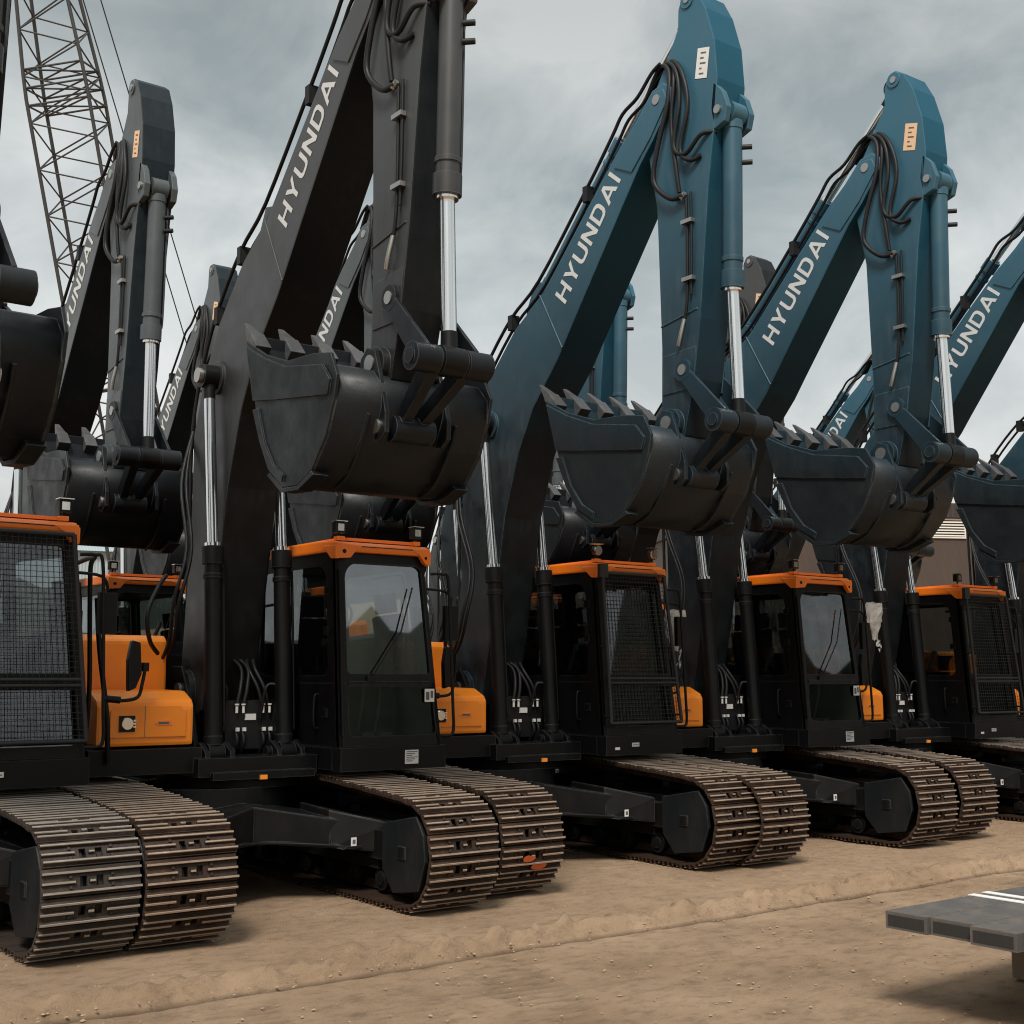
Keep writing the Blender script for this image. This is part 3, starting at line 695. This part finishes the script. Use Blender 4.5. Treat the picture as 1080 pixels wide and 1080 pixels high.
def guard(b):
    # tubular frame with welded wire in front of the windscreen
    def P(u, z, off=.11):
        xl, xr = CR + .03, cl(z) - .02
        return Vector((xl + (xr - xl) * u, cf(z) - off, z))
    zt, zb = 3.26, 1.52
    b.tube([P(0, zb), P(0, zt)], .022, 8, 0, straight=True); b.tube([P(1, zb), P(1, zt)], .022, 8, 0, straight=True)
    for z in (zb, 1.98, 2.03, zt): b.tube([P(0, z), P(1, z)], .016 if z not in (zb, zt) else .02, 8, 0, straight=True)
    n = 21
    for k in range(1, n): b.tube([P(k / n, zb, .108), P(k / n, zt, .108)], .0030, 4, 0, straight=True)
    z = zb
    while z < zt:
        b.tube([P(0, z, .113), P(1, z, .113)], .0030, 4, 0, straight=True); z += .047
    for z in (3.20, 2.4, 1.6):
        for u in (0, 1):
            q = P(u, z); b.tube([q, q + Vector((0, .11, 0))], .014, 6, 0, straight=True)
    b.box(CR - .02, CR + .10, cf(3.2) - .13, cf(3.2) - .02, 3.20, 3.36, 0, .02)
def guard_brow(b): pass
def plastic(k):
    def f(b):
        rnd = random.Random(k); x0, z0 = (-1.22, 2.35) if k == 1 else (-.95, 2.58)
        rings = []
        for i in range(9):
            t = i / 8; r = (.05, .06, .09, .13, .15, .165, .17, .175, .16)[i] * (1. if k else 1.)
            rings.append([b._v((x0 + r * math.cos(a * math.pi / 6) * rnd.uniform(.8, 1.15), -.29 + .35 * r * math.sin(a * math.pi / 6) * rnd.uniform(.6, 1.2), z0 + t * .52 + rnd.uniform(-.015, .015))) for a in range(12)])
        for i in range(8):
            for a in range(12): b.bm.faces.new((rings[i][a], rings[i][(a + 1) % 12], rings[i + 1][(a + 1) % 12], rings[i + 1][a]))
        for a in range(10):
            q = Vector((x0 + rnd.uniform(-.06, .05), -.31, z0 + rnd.uniform(-.16, .06)))
            b.face([q, q + Vector((rnd.uniform(.02, .07), rnd.uniform(-.03, .0), rnd.uniform(-.05, .05))), q + Vector((rnd.uniform(-.04, .04), rnd.uniform(-.04, 0), rnd.uniform(-.09, -.03)))], 0)
    return f

EX = 'excavators parked in rows on the dirt yard'
def excavator(label, x, y, yaw=0, boomc='charcoal', bucketc='bucket', guarded=False, biglamp=False, cabin=True, uc=0., tr=(-1.46, 1.20), trk='track', textshift=0., wrap=None, sticker='warn', full=True, marks=False, xstick=True, bright=False, tilt=0., plate2=False):
    r = empty('excavator', (x, y, 0), R(yaw)); tag(r, label, 'excavator', EX)
    # tracks
    for s in (-1, 1):
        t = part('crawler_track', 'crawler', crawler, [trk, trk + '_edge'], r); t.location = (tr[(s + 1) // 2], 0, 0)
        fr = part('track_frame', 'track_frame', track_frame, ['carbody', 'plate'], t)
        part('idler_wheel', 'idler', idler, ['carbody'], t)
        if full:
            part('drive_sprocket', 'sprocket', sprocket, ['carbody'], t)
            for yy in (-1.2, -.7, -.2, .3, .8, 1.3, 1.8): part('track_roller', 'rb%g' % yy, rollers_bottom(yy), ['carbody'], t)
            for yy in (-.3, 1.2): part('track_roller', 'rt%g' % yy, rollers_top(yy), ['carbody'], t)
        if marks and s == -1:
            def mk(b):
                rnd = random.Random(2)
                for (p, t_) in (SHOES[13], SHOES[14]):
                    pass
                for cx, cz, w, h in ((-.07, .37, .15, .055), (.06, .29, .20, .06)):
                    pts = []
                    for k in range(14):
                        a = k / 14 * 2 * math.pi; rr = rnd.uniform(.8, 1.05)
                        X, Z = cx + w * .5 * math.cos(a) * rr, cz + h * math.sin(a) * rr * .62
                        yy = -1.80 - math.sqrt(max(0, .503 ** 2 - (Z - .505) ** 2)) - .004
                        pts.append((X, yy, Z))
                    b.face(pts, 0)
            part('paint_mark', 'marks', mk, ['redpaint'], t)
    u = part('undercarriage', 'undercarriage', undercarriage, ['carbody'], r); u.location = ((tr[0] + tr[1]) / 2, 0, 0)
    if xstick:
        part('step_bracket', 'step_bracket', step_bracket, ['plate'], u); part('serial_plate', 'serial_plate', serial_plate, ['white', 'print'], u)
    part('slew_ring', 'slew_ring', slew_ring, ['carbody'], r)
    d = part('upper_deck', 'upper_deck', upper_deck, ['black'], r)
    part('reflector', 'reflector', reflector, ['amber', 'black'], d)
    if full: pieces('oil_line', 'centre_lines', centre_lines, ['hose'], d); pieces('hose_fitting', 'hose_fittings', hose_fittings, ['white'], d)
    part('counterweight', 'counterweight', counterweight, ['black'], r)
    h = part('engine_hood', 'engine_hood', engine_hood, ['black'], r); part('hood_panel', 'hood_side', hood_side, ['orange'], h, 'orange side panel')
    tb = part('toolbox', 'toolbox', toolbox, ['orange'], r)
    part('headlight', 'headlight', headlight, ['lens', 'black'], tb); part('latch', 'latch', toolbox_latch, ['orange_deep', 'print'], tb)
    part('fuel_tank', 'fuel_tank', fuel_tank, ['orange'], r)
    pieces('handrail', 'toolrail', toolrail, ['black'], r)
    mr = part('mirror', 'toolmirror', toolmirror, ['black'], r)
    if wrap is not None:
        w = part('plastic_wrap', 'wrap%d' % wrap, plastic(wrap), ['wrap'], mr, 'crumpled clear plastic bag over the mirror')
    pieces('hydraulic_hose', 'oil_lines', oil_lines, ['hose'], r)
    # cab
    c = part('cab', 'cab', cab, ['black'], r)
    part('cab_roof', 'cab_roof', cab_roof, ['orange_deep', 'black'], c)
    part('windscreen', 'pane_w', pane('windscreen'), ['glass_bright' if bright else 'glass'], c)
    part('lower_window', 'pane_l', pane('lower'), ['glass'], c)
    for k in ('right', 'left', 'rear'): part('window', 'pane_' + k, pane(k), ['glass'], c)
    for xx in (.70, 1.60): part('work_light', 'wl%g%d' % (xx, biglamp), worklight(xx, biglamp), ['black', 'lens'], c)
    part('seat', 'seat', seat, ['seat'], c); part('monitor', 'monitor', monitor, ['seat'], c)
    pieces('control_lever', 'levers', levers, ['lever'], c)
    pieces('grab_handle', 'cab_handle', cab_handle, ['black'], c); part('mirror', 'cab_mirror', cab_mirror, ['black'], c)
    if guarded:
        part('window_guard', 'guard', guard, ['guard'], c)
        part('label_plate', 'sill_tag', sill_tag, ['white', 'print'], c); part('label_plate', 'sill_tag2', sill_tag2, ['white'], c)
    else:
        part('wiper', 'wiper', wiper, ['black'], c)
        part('sticker', 'cab_sticker', cab_sticker, ['white', 'print'], c); part('label_plate', 'sill_sticker', sill_sticker, ['white', 'print'], c)
        if full: part('blue_cloth', 'cloth', cloth, ['bluecloth'], c)
    # front attachment
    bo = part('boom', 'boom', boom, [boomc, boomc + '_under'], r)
    part('lettering', 'lettering%g' % textshift, lettering(textshift), ['lettering'], bo)
    pieces('boom_pin', 'boompins', boompins, ['pinsteel'], bo)
    pieces('boom_line', 'boomlines', boomlines, ['hose'], bo)
    for s in (-1, 1):
        p0, pm, p1 = (s * .37, -.09, 1.33), (s * .37, .06, 3.30), (s * .37, .28, 5.05)
        bc = part('boom_cylinder', 'bcb%d' % s, cyl_barrel(p0, pm, .085), ['black'], r)
        part('cylinder_rod', 'bcr%d' % s, cyl_rod(pm, p1, .055, .12, .085), ['chrome', 'black'], bc)
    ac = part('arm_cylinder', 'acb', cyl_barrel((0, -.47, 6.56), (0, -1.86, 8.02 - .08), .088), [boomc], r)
    part('cylinder_rod', 'acr', cyl_rod((0, -1.86, 7.94), (0, -2.98, 8.99), .055, .11, .10), ['chrome', 'black'], ac)
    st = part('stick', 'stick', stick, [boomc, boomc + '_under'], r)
    pieces('stick_pin', 'stick_pins', stick_pins, ['pinsteel'], st)
    part('warning_label', 'stick_label', stick_label, [sticker, 'print'], st)
    pieces('hydraulic_hose', 'stick_hoses', stick_hoses, ['hose', 'pinsteel'], st)
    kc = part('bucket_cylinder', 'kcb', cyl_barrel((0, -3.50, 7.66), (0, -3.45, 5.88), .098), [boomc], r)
    part('cylinder_rod', 'kcr', cyl_rod((0, -3.45, 5.88), (0, RK[0], RK[1]), .062, .12, .11), ['chrome', 'black'], kc)
    part('rocker_link', 'rocker', rocker, [bucketc], r)
    part('bucket_link', 'bucket_link', bucket_link, [bucketc], r)
    bk = part('bucket', 'bucket', bucket, [bucketc], r)
    pieces('bucket_pin', 'bucket_pins', bucket_pins, ['pinsteel'], bk)
    for k in range(5): part('tooth', 'tooth%d' % k, tooth(-.67 + 1.34 * k / 4), ['tooth'], bk)
    return r

excavator('black excavator at the left edge with orange cab roof and wire mesh over its windscreen', -3.6, 0, .8, guarded=True, tr=(-1.24, 1.355), trk='trackgrey')
excavator('nearest excavator with charcoal boom cut off by the picture top and bare windscreen', 0, 0, 0, bright=True, tr=(-1.46, 1.03))
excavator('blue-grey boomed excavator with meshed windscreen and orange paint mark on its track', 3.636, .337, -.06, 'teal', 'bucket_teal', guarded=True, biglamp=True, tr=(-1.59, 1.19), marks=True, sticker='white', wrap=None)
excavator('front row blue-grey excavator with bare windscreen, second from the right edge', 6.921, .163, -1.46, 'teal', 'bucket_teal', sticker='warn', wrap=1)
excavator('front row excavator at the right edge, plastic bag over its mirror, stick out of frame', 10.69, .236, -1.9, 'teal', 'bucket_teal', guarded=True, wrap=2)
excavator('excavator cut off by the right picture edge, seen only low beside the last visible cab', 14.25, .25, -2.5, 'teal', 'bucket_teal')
excavator('dark excavator of the second row whose boom stands in front of the lattice crane', -.24, 5.72, 0, 'slate', trk='trackgrey', full=False)
excavator('second row excavator seen between the raised boom and the stick of the nearest machine', 3.25, 5.72, 0, 'slate', full=False)
excavator('second row excavator mostly hidden behind the tallest blue-grey boom of the front row', 6.85, 5.64, 0, 'teal', 'bucket', full=False)
excavator('second row excavator with brownish charcoal stick top showing between two blue-grey booms', 10.42, 5.74, 0, 'charcoal', full=False, textshift=.66)
excavator('rear excavator whose blue-grey boom slopes up behind the second bucket from the right', 15.8, 7.0, 0, 'teal', 'bucket', full=False)
excavator('farthest small looking excavator behind the rows, left of the nearest machine\'s boom', 3.35, 11.62, 0, 'slate', full=False)

excavator('third row excavator glimpsed in the gap behind the cab of the nearest machine', 6.95, 11.62, 0, 'slate', full=False)
excavator('third row excavator glimpsed low behind the boom with the orange track mark', 10.5, 11.62, 0, 'slate', full=False)

# ------------------------------------------------------------------ crane
def crane():
    r = empty('crane', (15.6, 44, 0)); tag(r, 'tall lattice boom crawler crane rising behind the excavators at upper left', 'crane')
    foot, tip = Vector((.4, -2, 2.2)), Vector((-10.0, -6, 42))
    d = (tip - foot); L = d.length; d.normalize()
    sx = Vector((0.78, -.62, 0)); sx = (sx - d * sx.dot(d)).normalized(); sy = d.cross(sx)
    def wid(t): return 1.28 if t < .60 else 1.28 - (t - .60) / .40 * 1.12
    def corner(t, i):
        w = wid(t) ; a, c = ((-1, -1), (1, -1), (1, 1), (-1, 1))[i]
        if t < .08: w *= max(.25, t / .08)
        return foot + d * (L * t) + sx * (a * w) + sy * (c * w * .8)
    def boomf(b):
        N = 44
        for i in range(4):
            b.tube([corner(k / N, i) for k in range(N + 1)], .075, 6, 0, straight=True)
        for k in range(2, N):
            for i in range(4):
                j = (i + 1) % 4
                p, q = (corner(k / N, i), corner((k + 1) / N, j)) if (k + i) % 2 else (corner(k / N, j), corner((k + 1) / N, i))
                b.tube([p, q], .036, 5, 0, straight=True)
        for t in (.30, .585, .602, .62, .80):
            for i in range(4): b.tube([corner(t, i), corner(t, (i + 1) % 4)], .045, 5, 0, straight=True)
            for w in (0, 1): b.tube([corner(t, w), corner(t, w + 2)], .04, 5, 0, straight=True)
    part('lattice_boom', 'crane_boom', boomf, ['crane'], r)
    def cables(b):
        mast = Vector((5.2, 3, 13))
        for o in (-.35, .35):
            b.tube([corner(.99, 1) + sx * o, mast + sx * o * 1.2], .030, 5, 0, straight=True)
    part('pendant_cable', 'crane_cable', cables, ['cable'], r)
    def house(b):
        b.box(-1.5, 4.8, -1.6, 4.2, 1.5, 4.0, 0, .1); b.prism([(4.4, 4.0), (5.6, 13.1), (5.2, 13.2), (3.4, 4.0)], 2.6, 3.2, 0, .03, axis='y')
        b.box(-2.2, -.4, -2.0, .2, 1.6, 3.9, 0, .1)
    part('machinery_house', 'crane_house', house, ['crane'], r)
    for s in (0, 1):
        def tr(b, s=s):
            poly = [(-2.6 + .5, .0), (4.6, .0), (5.2, .6), (4.7, 1.25), (-2.1, 1.25), (-2.7, .6)]
            b.prism(poly, -2.6 + s * 5.2, -1.5 + s * 5.2, 0, .1, axis='y')
        part('crawler_track', 'crane_track%d' % s, tr, ['carbody'], r)
crane()

# ------------------------------------------------------------------ buildings behind
def wallmat(name, col, col2, rib, axis='X', rough=.6):
    m, nt, out = new_mat(name); b = nt.nodes.new('ShaderNodeBsdfPrincipled')
    tc = nt.nodes.new('ShaderNodeTexCoord'); w = nt.nodes.new('ShaderNodeTexWave'); w.bands_direction = axis; w.inputs['Scale'].default_value = rib
    nt.links.new(tc.outputs['Object'], w.inputs['Vector'])
    base = mixc(nt, col, col2, ramp(nt, mnoise(nt, .5, 6, stretch=(1, 1, .3)), .35, .7))
    nt.links.new(mixc(nt, base, tuple(c * .8 for c in col), ramp(nt, w.outputs['Fac'], .7, 1., 0, .5)), b.inputs['Base Color']); b.inputs['Roughness'].default_value = rough
    bp = nt.nodes.new('ShaderNodeBump'); bp.inputs['Strength'].default_value = .5; bp.inputs['Distance'].default_value = .05
    nt.links.new(w.outputs['Fac'], bp.inputs['Height']); nt.links.new(bp.outputs[0], b.inputs['Normal'])
    nt.links.new(b.outputs[0], out.inputs[0]); return m
M['brownwall'] = wallmat('brown_cladding', (.060, .040, .030), (.085, .058, .043), 5.)
M['darkband'] = wallmat('dark_fascia', (.03, .022, .018), (.05, .035, .028), .8)
M['shedwall'] = wallmat('pale_blue_cladding', (.30, .37, .40), (.36, .42, .44), 1.8)
M['louvre'] = paint('louvre_white', (.62, .58, .52), .6, (.4, .35, .3), .3)
def warehouse():
    r = empty('warehouse', (62, 44, 0), R(-28)); tag(r, 'brown clad warehouse with white louvred vent behind the right hand buckets', 'warehouse')
    def wl(b):
        b.box(-6, 40, 0, 24, 0, 12.75, 0)
    part('wall', 'wh_wall', wl, ['brownwall'], r)
    def fs(b): b.box(-6.25, 40.25, -.25, 24.25, 12.76, 13.75, 0, .05)
    part('fascia', 'wh_fascia', fs, ['darkband'], r)
    def lv(b):
        x0, x1, z0, z1 = 6.0, 10.35, 11.45, 12.6
        b.box(x0 - .1, x1 + .1, -.12, -.003, z0 - .1, z0, 0); b.box(x0 - .1, x1 + .1, -.12, -.003, z1, z1 + .1, 0)
        b.box(x0 - .1, x0, -.12, -.003, z0, z1, 0); b.box(x1, x1 + .1, -.12, -.003, z0, z1, 0)
        for k in range(6):
            z = z0 + .03 + k * .185
            b.hexa([(x0, -.14, z), (x1, -.14, z), (x1, -.03, z + .10), (x0, -.03, z + .10), (x0, -.14, z + .03), (x1, -.14, z + .03), (x1, -.03, z + .13), (x0, -.03, z + .13)])
    part('louvre_vent', 'wh_louvre', lv, ['louvre'], r)
warehouse()
def shed():
    r = empty('shed', (18, 62, 0), R(-12)); tag(r, 'pale blue-grey corrugated shed seen low between the left hand excavators', 'shed')
    def wl(b): b.box(-12, 12, 0, 14, 0, 9.2, 0)
    part('wall', 'shed_wall', wl, ['shedwall'], r)
    def rf(b): b.prism([(-.4, 9.21), (14.4, 9.21), (7, 11.4)], -12.4, 12.4, 0, .03)
    part('roof', 'shed_roof', rf, ['shedwall'], r)
    def dr(b): b.box(-4, 0, -.06, -.004, 0, 5, 0, .02)
    part('roller_door', 'shed_door', dr, ['darkband'], r)
shed()

# ------------------------------------------------------------------ stacked steel beams, right foreground
SG = 'grey steel beams strapped together in the right foreground'
bx, by, bz = 1.37, -6.40, .60
def beam(w, h, L):
    def f(b):
        b.box(0, L, -w, 0, -h, 0, 0, .008)
        b.box(-.004, -.001, -w + .02, -.02, -h + .02, -.02, 1)
    return f
for k, (dx, w, lab) in enumerate(((0., .30, 'grey steel beam farthest back in the strapped bundle, next to the dirt ridge'), (.03, .30, 'second grey steel beam from the back of the strapped bundle'),
                                  (-.02, .30, 'third grey steel beam from the back of the strapped bundle'), (.05, .30, 'grey steel beam nearest the camera in the strapped bundle'))):
    o = part('steel_beam', 'beam%d' % k, beam(w, .105, 7.), ['beam', 'beamdark'], None); o.location = (bx + dx, by - k * .306, bz); tag(o, lab, 'steel beam', SG)
for k, (xx, zz) in enumerate(((2.86, .095), (2.86, .292), (7.4, .095), (7.4, .292))):
    def bl(b): b.box(-.09, .09, -1.25, .02, -.15, .15, 0, .01); b.box(-.09, .09, -1.25, .02, -.15, .0, 0)
    def bl2(b): b.box(-.10, .10, -1.25, .02, -.095, .095, 0, .012)
    o = part('timber_bearer', 'bearer', bl2, ['timber'], None); o.location = (xx, by, zz); o.scale.z = 1.04 if zz > .2 else 1.; tag(o, ('lower timber bearer on the ground under the near left end of the steel beams', 'upper timber bearer under the near left end of the steel beams', 'lower timber bearer on the ground under the far right end of the steel beams', 'upper timber bearer under the far right end of the steel beams')[k], 'timber')
for k, xx in enumerate((2.30, 2.46)):
    def stp(b):
        w = 1.222
        b.box(-.035, .035, -w, .006, .002, .007, 0); b.box(-.035, .035, .003, .008, -.110, .007, 0); b.box(-.035, .035, -w - .005, -w, -.110, .007, 0)
    o = part('strap', 'strap', stp, ['white'], None); o.location = (xx, by, bz); tag(o, ('white strap across the steel beams, left one of the pair', 'white strap across the steel beams, right one of the pair')[k], 'strap', 'white straps round the beams')

# ------------------------------------------------------------------ ground
def ground():
    def axis(lo, hi, step, far):
        a = []; v = lo; 
        while v < hi: a.append(v); v += step
        pre = []; v = lo; s = step
        while v > -far: s *= 1.35; v -= s; pre.append(v)
        post = []; v = a[-1]; s = step
        while v < far: s *= 1.35; v += s; post.append(v)
        return pre[::-1] + a + post
    xs = axis(-6., 13., .065, 700.); ys = axis(-8.6, -.6, .045, 900.)
    bm = bmesh.new(); V = []
    for y in ys:
        row = []
        for x in xs:
            z = 0.
            if -9 < x < 16 and -9.5 < y < 1:
                n1 = noise.fractal(Vector((x * 1.2, y * 1.2, 0)), 1., 2., 4) * .010 + noise.fractal(Vector((x * 5, y * 5, 4)), 1., 2., 3) * .006
                yr = -3.42 + .10 * noise.noise(Vector((x * .5, 3, 0))) + .04 * noise.noise(Vector((x * 2.1, 9, 0)))
                dd = y - yr
                rid = .10 * math.exp(-((dd - .06) / .10) ** 2) * (1 + .9 * noise.noise(Vector((x * 6, y * 9, 2)))) - .06 * math.exp(-((dd + .09) / .06) ** 2)
                lump = max(0, noise.noise(Vector((x * 9, y * 12, 7))) - .05) * .09 * math.exp(-((dd - .05) / .16) ** 2)
                base = .012 * (1 / (1 + math.exp(-dd * 14)))
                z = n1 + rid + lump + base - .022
                for tx, ta, tw in ((-2.2, .35, .30), (-.2, .35, .30), (4.6, -.22, .30), (6.9, -.22, .30)):
                    ex = x - tx - ta * (y + 5.)
                    if abs(ex) < tw and y < -3.75:
                        z -= (.012 + .010 * math.sin((y - ta * x * .3) * 92)) * (.5 + .5 * noise.noise(Vector((x * 1.3, y * 1.3, 5)))) * min(1, (tw - abs(ex)) * 12)
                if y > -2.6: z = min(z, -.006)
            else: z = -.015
            row.append(bm.verts.new((x, y, z)))
        V.append(row)
    for j in range(len(ys) - 1):
        for i in range(len(xs) - 1):
            f = bm.faces.new((V[j][i], V[j][i + 1], V[j + 1][i + 1], V[j + 1][i])); f.smooth = True
    me = bpy.data.meshes.new('ground'); bm.to_mesh(me); bm.free()
    m, nt, out = new_mat('sandy_dirt'); b = nt.nodes.new('ShaderNodeBsdfPrincipled')
    n1 = mnoise(nt, .7, 8, .62); n2 = mnoise(nt, 6, 10, .78, stretch=(.8, 1.3, 1)); n3 = mnoise(nt, 95, 4, .75)
    c1 = mixc(nt, (.33, .218, .132), (.49, .34, .22), ramp(nt, n1, .3, .7))
    c2 = mixc(nt, c1, (.13, .085, .055), ramp(nt, n2, .48, .75, 0, .85))
    c3 = mixc(nt, c2, (.48, .38, .29), ramp(nt, n3, .52, .75, 0, .6))
    # darker soil in the low hollows and in the rut of the ridge
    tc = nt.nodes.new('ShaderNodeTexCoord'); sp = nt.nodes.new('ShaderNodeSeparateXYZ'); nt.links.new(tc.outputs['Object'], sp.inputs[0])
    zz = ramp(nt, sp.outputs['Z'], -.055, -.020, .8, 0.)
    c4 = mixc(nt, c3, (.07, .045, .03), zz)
    nt.links.new(c4, b.inputs['Base Color']); b.inputs['Roughness'].default_value = .92; b.inputs['Specular IOR Level'].default_value = .2
    bp = nt.nodes.new('ShaderNodeBump'); bp.inputs['Strength'].default_value = .9; bp.inputs['Distance'].default_value = .03
    nt.links.new(mnoise(nt, 55, 10, .85), bp.inputs['Height']); nt.links.new(bp.outputs[0], b.inputs['Normal'])
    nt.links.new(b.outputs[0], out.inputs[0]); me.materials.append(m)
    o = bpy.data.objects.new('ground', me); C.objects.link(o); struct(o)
ground()
# loose pebbles and clods along the ridge and yard: nobody could count them
def pebbles():
    rnd = random.Random(11); bm = bmesh.new()
    for k in range(3200):
        if k < 600: x = rnd.uniform(-4, 12); y = -3.38 + rnd.gauss(0, .13); r = abs(rnd.gauss(.006, .004)) + .003
        else: x = rnd.uniform(-5, 12); y = rnd.uniform(-7, -1.5); r = abs(rnd.gauss(.004, .004)) + .003
        zc = .012 if k < 600 else -.012; a, c, e = r * rnd.uniform(.7, 1.4), r * rnd.uniform(.7, 1.4), r * rnd.uniform(.4, .8); w = rnd.uniform(0, 6.28)
        ring = [bm.verts.new((x + a * math.cos(w + q * 1.2566) * rnd.uniform(.8, 1.1), y + c * math.sin(w + q * 1.2566) * rnd.uniform(.8, 1.1), zc + e * rnd.uniform(-.2, .2))) for q in range(5)]
        top, bot = bm.verts.new((x + .2 * a, y - .1 * c, zc + e)), bm.verts.new((x, y, zc - e))
        for q in range(5): bm.faces.new((ring[q], ring[(q + 1) % 5], top)); bm.faces.new((ring[(q + 1) % 5], ring[q], bot))
    me = bpy.data.meshes.new('pebbles'); bm.to_mesh(me); bm.free()
    M['clod'] = paint('dirt_clod', (.34, .23, .14), .95, (.45, .33, .22), .8, scale=3); me.materials.append(M['clod'])
    o = bpy.data.objects.new('pebbles', me); C.objects.link(o); o['kind'] = 'stuff'; o['label'] = 'small pebbles and dirt clods scattered on the sandy ground'; o['category'] = 'pebbles'
pebbles()

def added_hills():  # added ring of hills that shapes glass reflections and blocks low sky light
    bm = bmesh.new(); N = 420; rings = []
    for rr, hh in ((150, 0), (185, .55), (240, 1.), (330, .7)):
        row = []
        for k in range(N):
            a = k / N * 2 * math.pi; d = Vector((math.cos(a), math.sin(a), 0))
            q = 60 * (.55 + .5 * noise.noise(d * 3.1) + .4 * noise.noise(d * 11 + Vector((4, 1, 0))) + .22 * noise.noise(d * 34)) * max(.28, min(1, (-d.y + .15) * 1.6))
            row.append(bm.verts.new((d.x * rr + 5, d.y * rr - 5, -2 + max(0, q) * hh * (1.1 + .2 * noise.noise(d * 20)))))
        rings.append(row)
    for i in range(3):
        for k in range(N): bm.faces.new((rings[i][k], rings[i][(k + 1) % N], rings[i + 1][(k + 1) % N], rings[i + 1][k])).smooth = True
    me = bpy.data.meshes.new('hills'); bm.to_mesh(me); bm.free()
    M['hill'] = paint('hill_scrub', (.035, .045, .025), .9, (.09, .075, .05), .8, scale=.05); me.materials.append(M['hill'])
    o = bpy.data.objects.new('hills', me); C.objects.link(o); struct(o)
added_hills()
# ------------------------------------------------------------------ sky, sun, camera
SUN_EL, SUN_AZ = R(50), R(224)          # azimuth clockwise from +Y
w = bpy.data.worlds.new('World'); scn.world = w; w.use_nodes = True; nt = w.node_tree; nt.nodes.clear()
out = nt.nodes.new('ShaderNodeOutputWorld'); bg = nt.nodes.new('ShaderNodeBackground'); bg.inputs['Strength'].default_value = .1
sky = nt.nodes.new('ShaderNodeTexSky'); sky.sky_type = 'NISHITA'; sky.sun_disc = False; sky.sun_elevation = SUN_EL; sky.sun_rotation = SUN_AZ
tc = nt.nodes.new('ShaderNodeTexCoord'); mp = nt.nodes.new('ShaderNodeMapping'); mp.inputs['Scale'].default_value = (1, 1, 1.6)
nt.links.new(tc.outputs['Generated'], mp.inputs['Vector'])
def wn(scale, detail, rough, dist=0.):
    n = nt.nodes.new('ShaderNodeTexNoise'); n.inputs['Scale'].default_value = scale; n.inputs['Detail'].default_value = detail; n.inputs['Roughness'].default_value = rough; n.inputs['Distortion'].default_value = dist
    nt.links.new(mp.outputs[0], n.inputs['Vector']); return n.outputs['Fac']
big = wn(2.1, 5, .5, .3); fine = wn(5.5, 8, .6, .5)
ad = nt.nodes.new('ShaderNodeMath'); ad.operation = 'MULTIPLY_ADD'; ad.inputs[1].default_value = .35; nt.links.new(fine, ad.inputs[0])
mu = nt.nodes.new('ShaderNodeMath'); mu.operation = 'MULTIPLY'; mu.inputs[1].default_value = .65; nt.links.new(big, mu.inputs[0]); nt.links.new(mu.outputs[0], ad.inputs[2])
sp = nt.nodes.new('ShaderNodeSeparateXYZ'); nt.links.new(tc.outputs['Generated'], sp.inputs[0])
cloud = mixc(nt, (4.2, 4.85, 5.0), (8.4, 8.7, 8.6), ramp(nt, ad.outputs[0], .40, .57))
hz = ramp(nt, sp.outputs['Z'], .02, .36, 1., 0.)
cloud = mixc(nt, cloud, (8.8, 8.6, 8.2), ramp(nt, hz, 0, 1, 0, .65))
ze = ramp(nt, sp.outputs['Z'], .55, .9, 1., 2.1)
dk = ramp(nt, sp.outputs['Z'], .26, .50, 1., .70)
zm = nt.nodes.new('ShaderNodeMath'); zm.operation = 'MULTIPLY'; nt.links.new(ze, zm.inputs[0]); nt.links.new(dk, zm.inputs[1]); ze = zm.outputs[0]
vm = nt.nodes.new('ShaderNodeVectorMath'); vm.operation = 'SCALE'; nt.links.new(cloud, vm.inputs[0]); nt.links.new(ze, vm.inputs['Scale'])
nt.links.new(mixc(nt, sky.outputs[0], vm.outputs[0], .93), bg.inputs['Color']); nt.links.new(bg.outputs[0], out.inputs[0])

sl = bpy.data.lights.new('sun', 'SUN'); sl.energy = 3.8; sl.angle = R(16); sl.color = (1., .95, .88)
so = bpy.data.objects.new('sun', sl); C.objects.link(so)
dirv = Vector((math.sin(SUN_AZ) * math.cos(SUN_EL), math.cos(SUN_AZ) * math.cos(SUN_EL), math.sin(SUN_EL)))
so.rotation_euler = dirv.to_track_quat('Z', 'Y').to_euler(); so.location = (0, -10, 30)

cam = bpy.data.cameras.new('camera'); co = bpy.data.objects.new('camera', cam); C.objects.link(co)
cam.sensor_width = 36; cam.lens = 36 * 1343.6 / 1080; cam.clip_end = 3000; cam.clip_start = .05
co.location = (-5.456, -11.6, 2.06); co.rotation_euler = (R(90 + 7.33), 0, R(-36.84))
scn.camera = co
scn.view_settings.view_transform = 'Standard'; scn.view_settings.look = 'None'; scn.view_settings.exposure = 0
scn.cycles.filter_width = 1.1; scn.cycles.max_bounces = 8; scn.cycles.transparent_max_bounces = 24
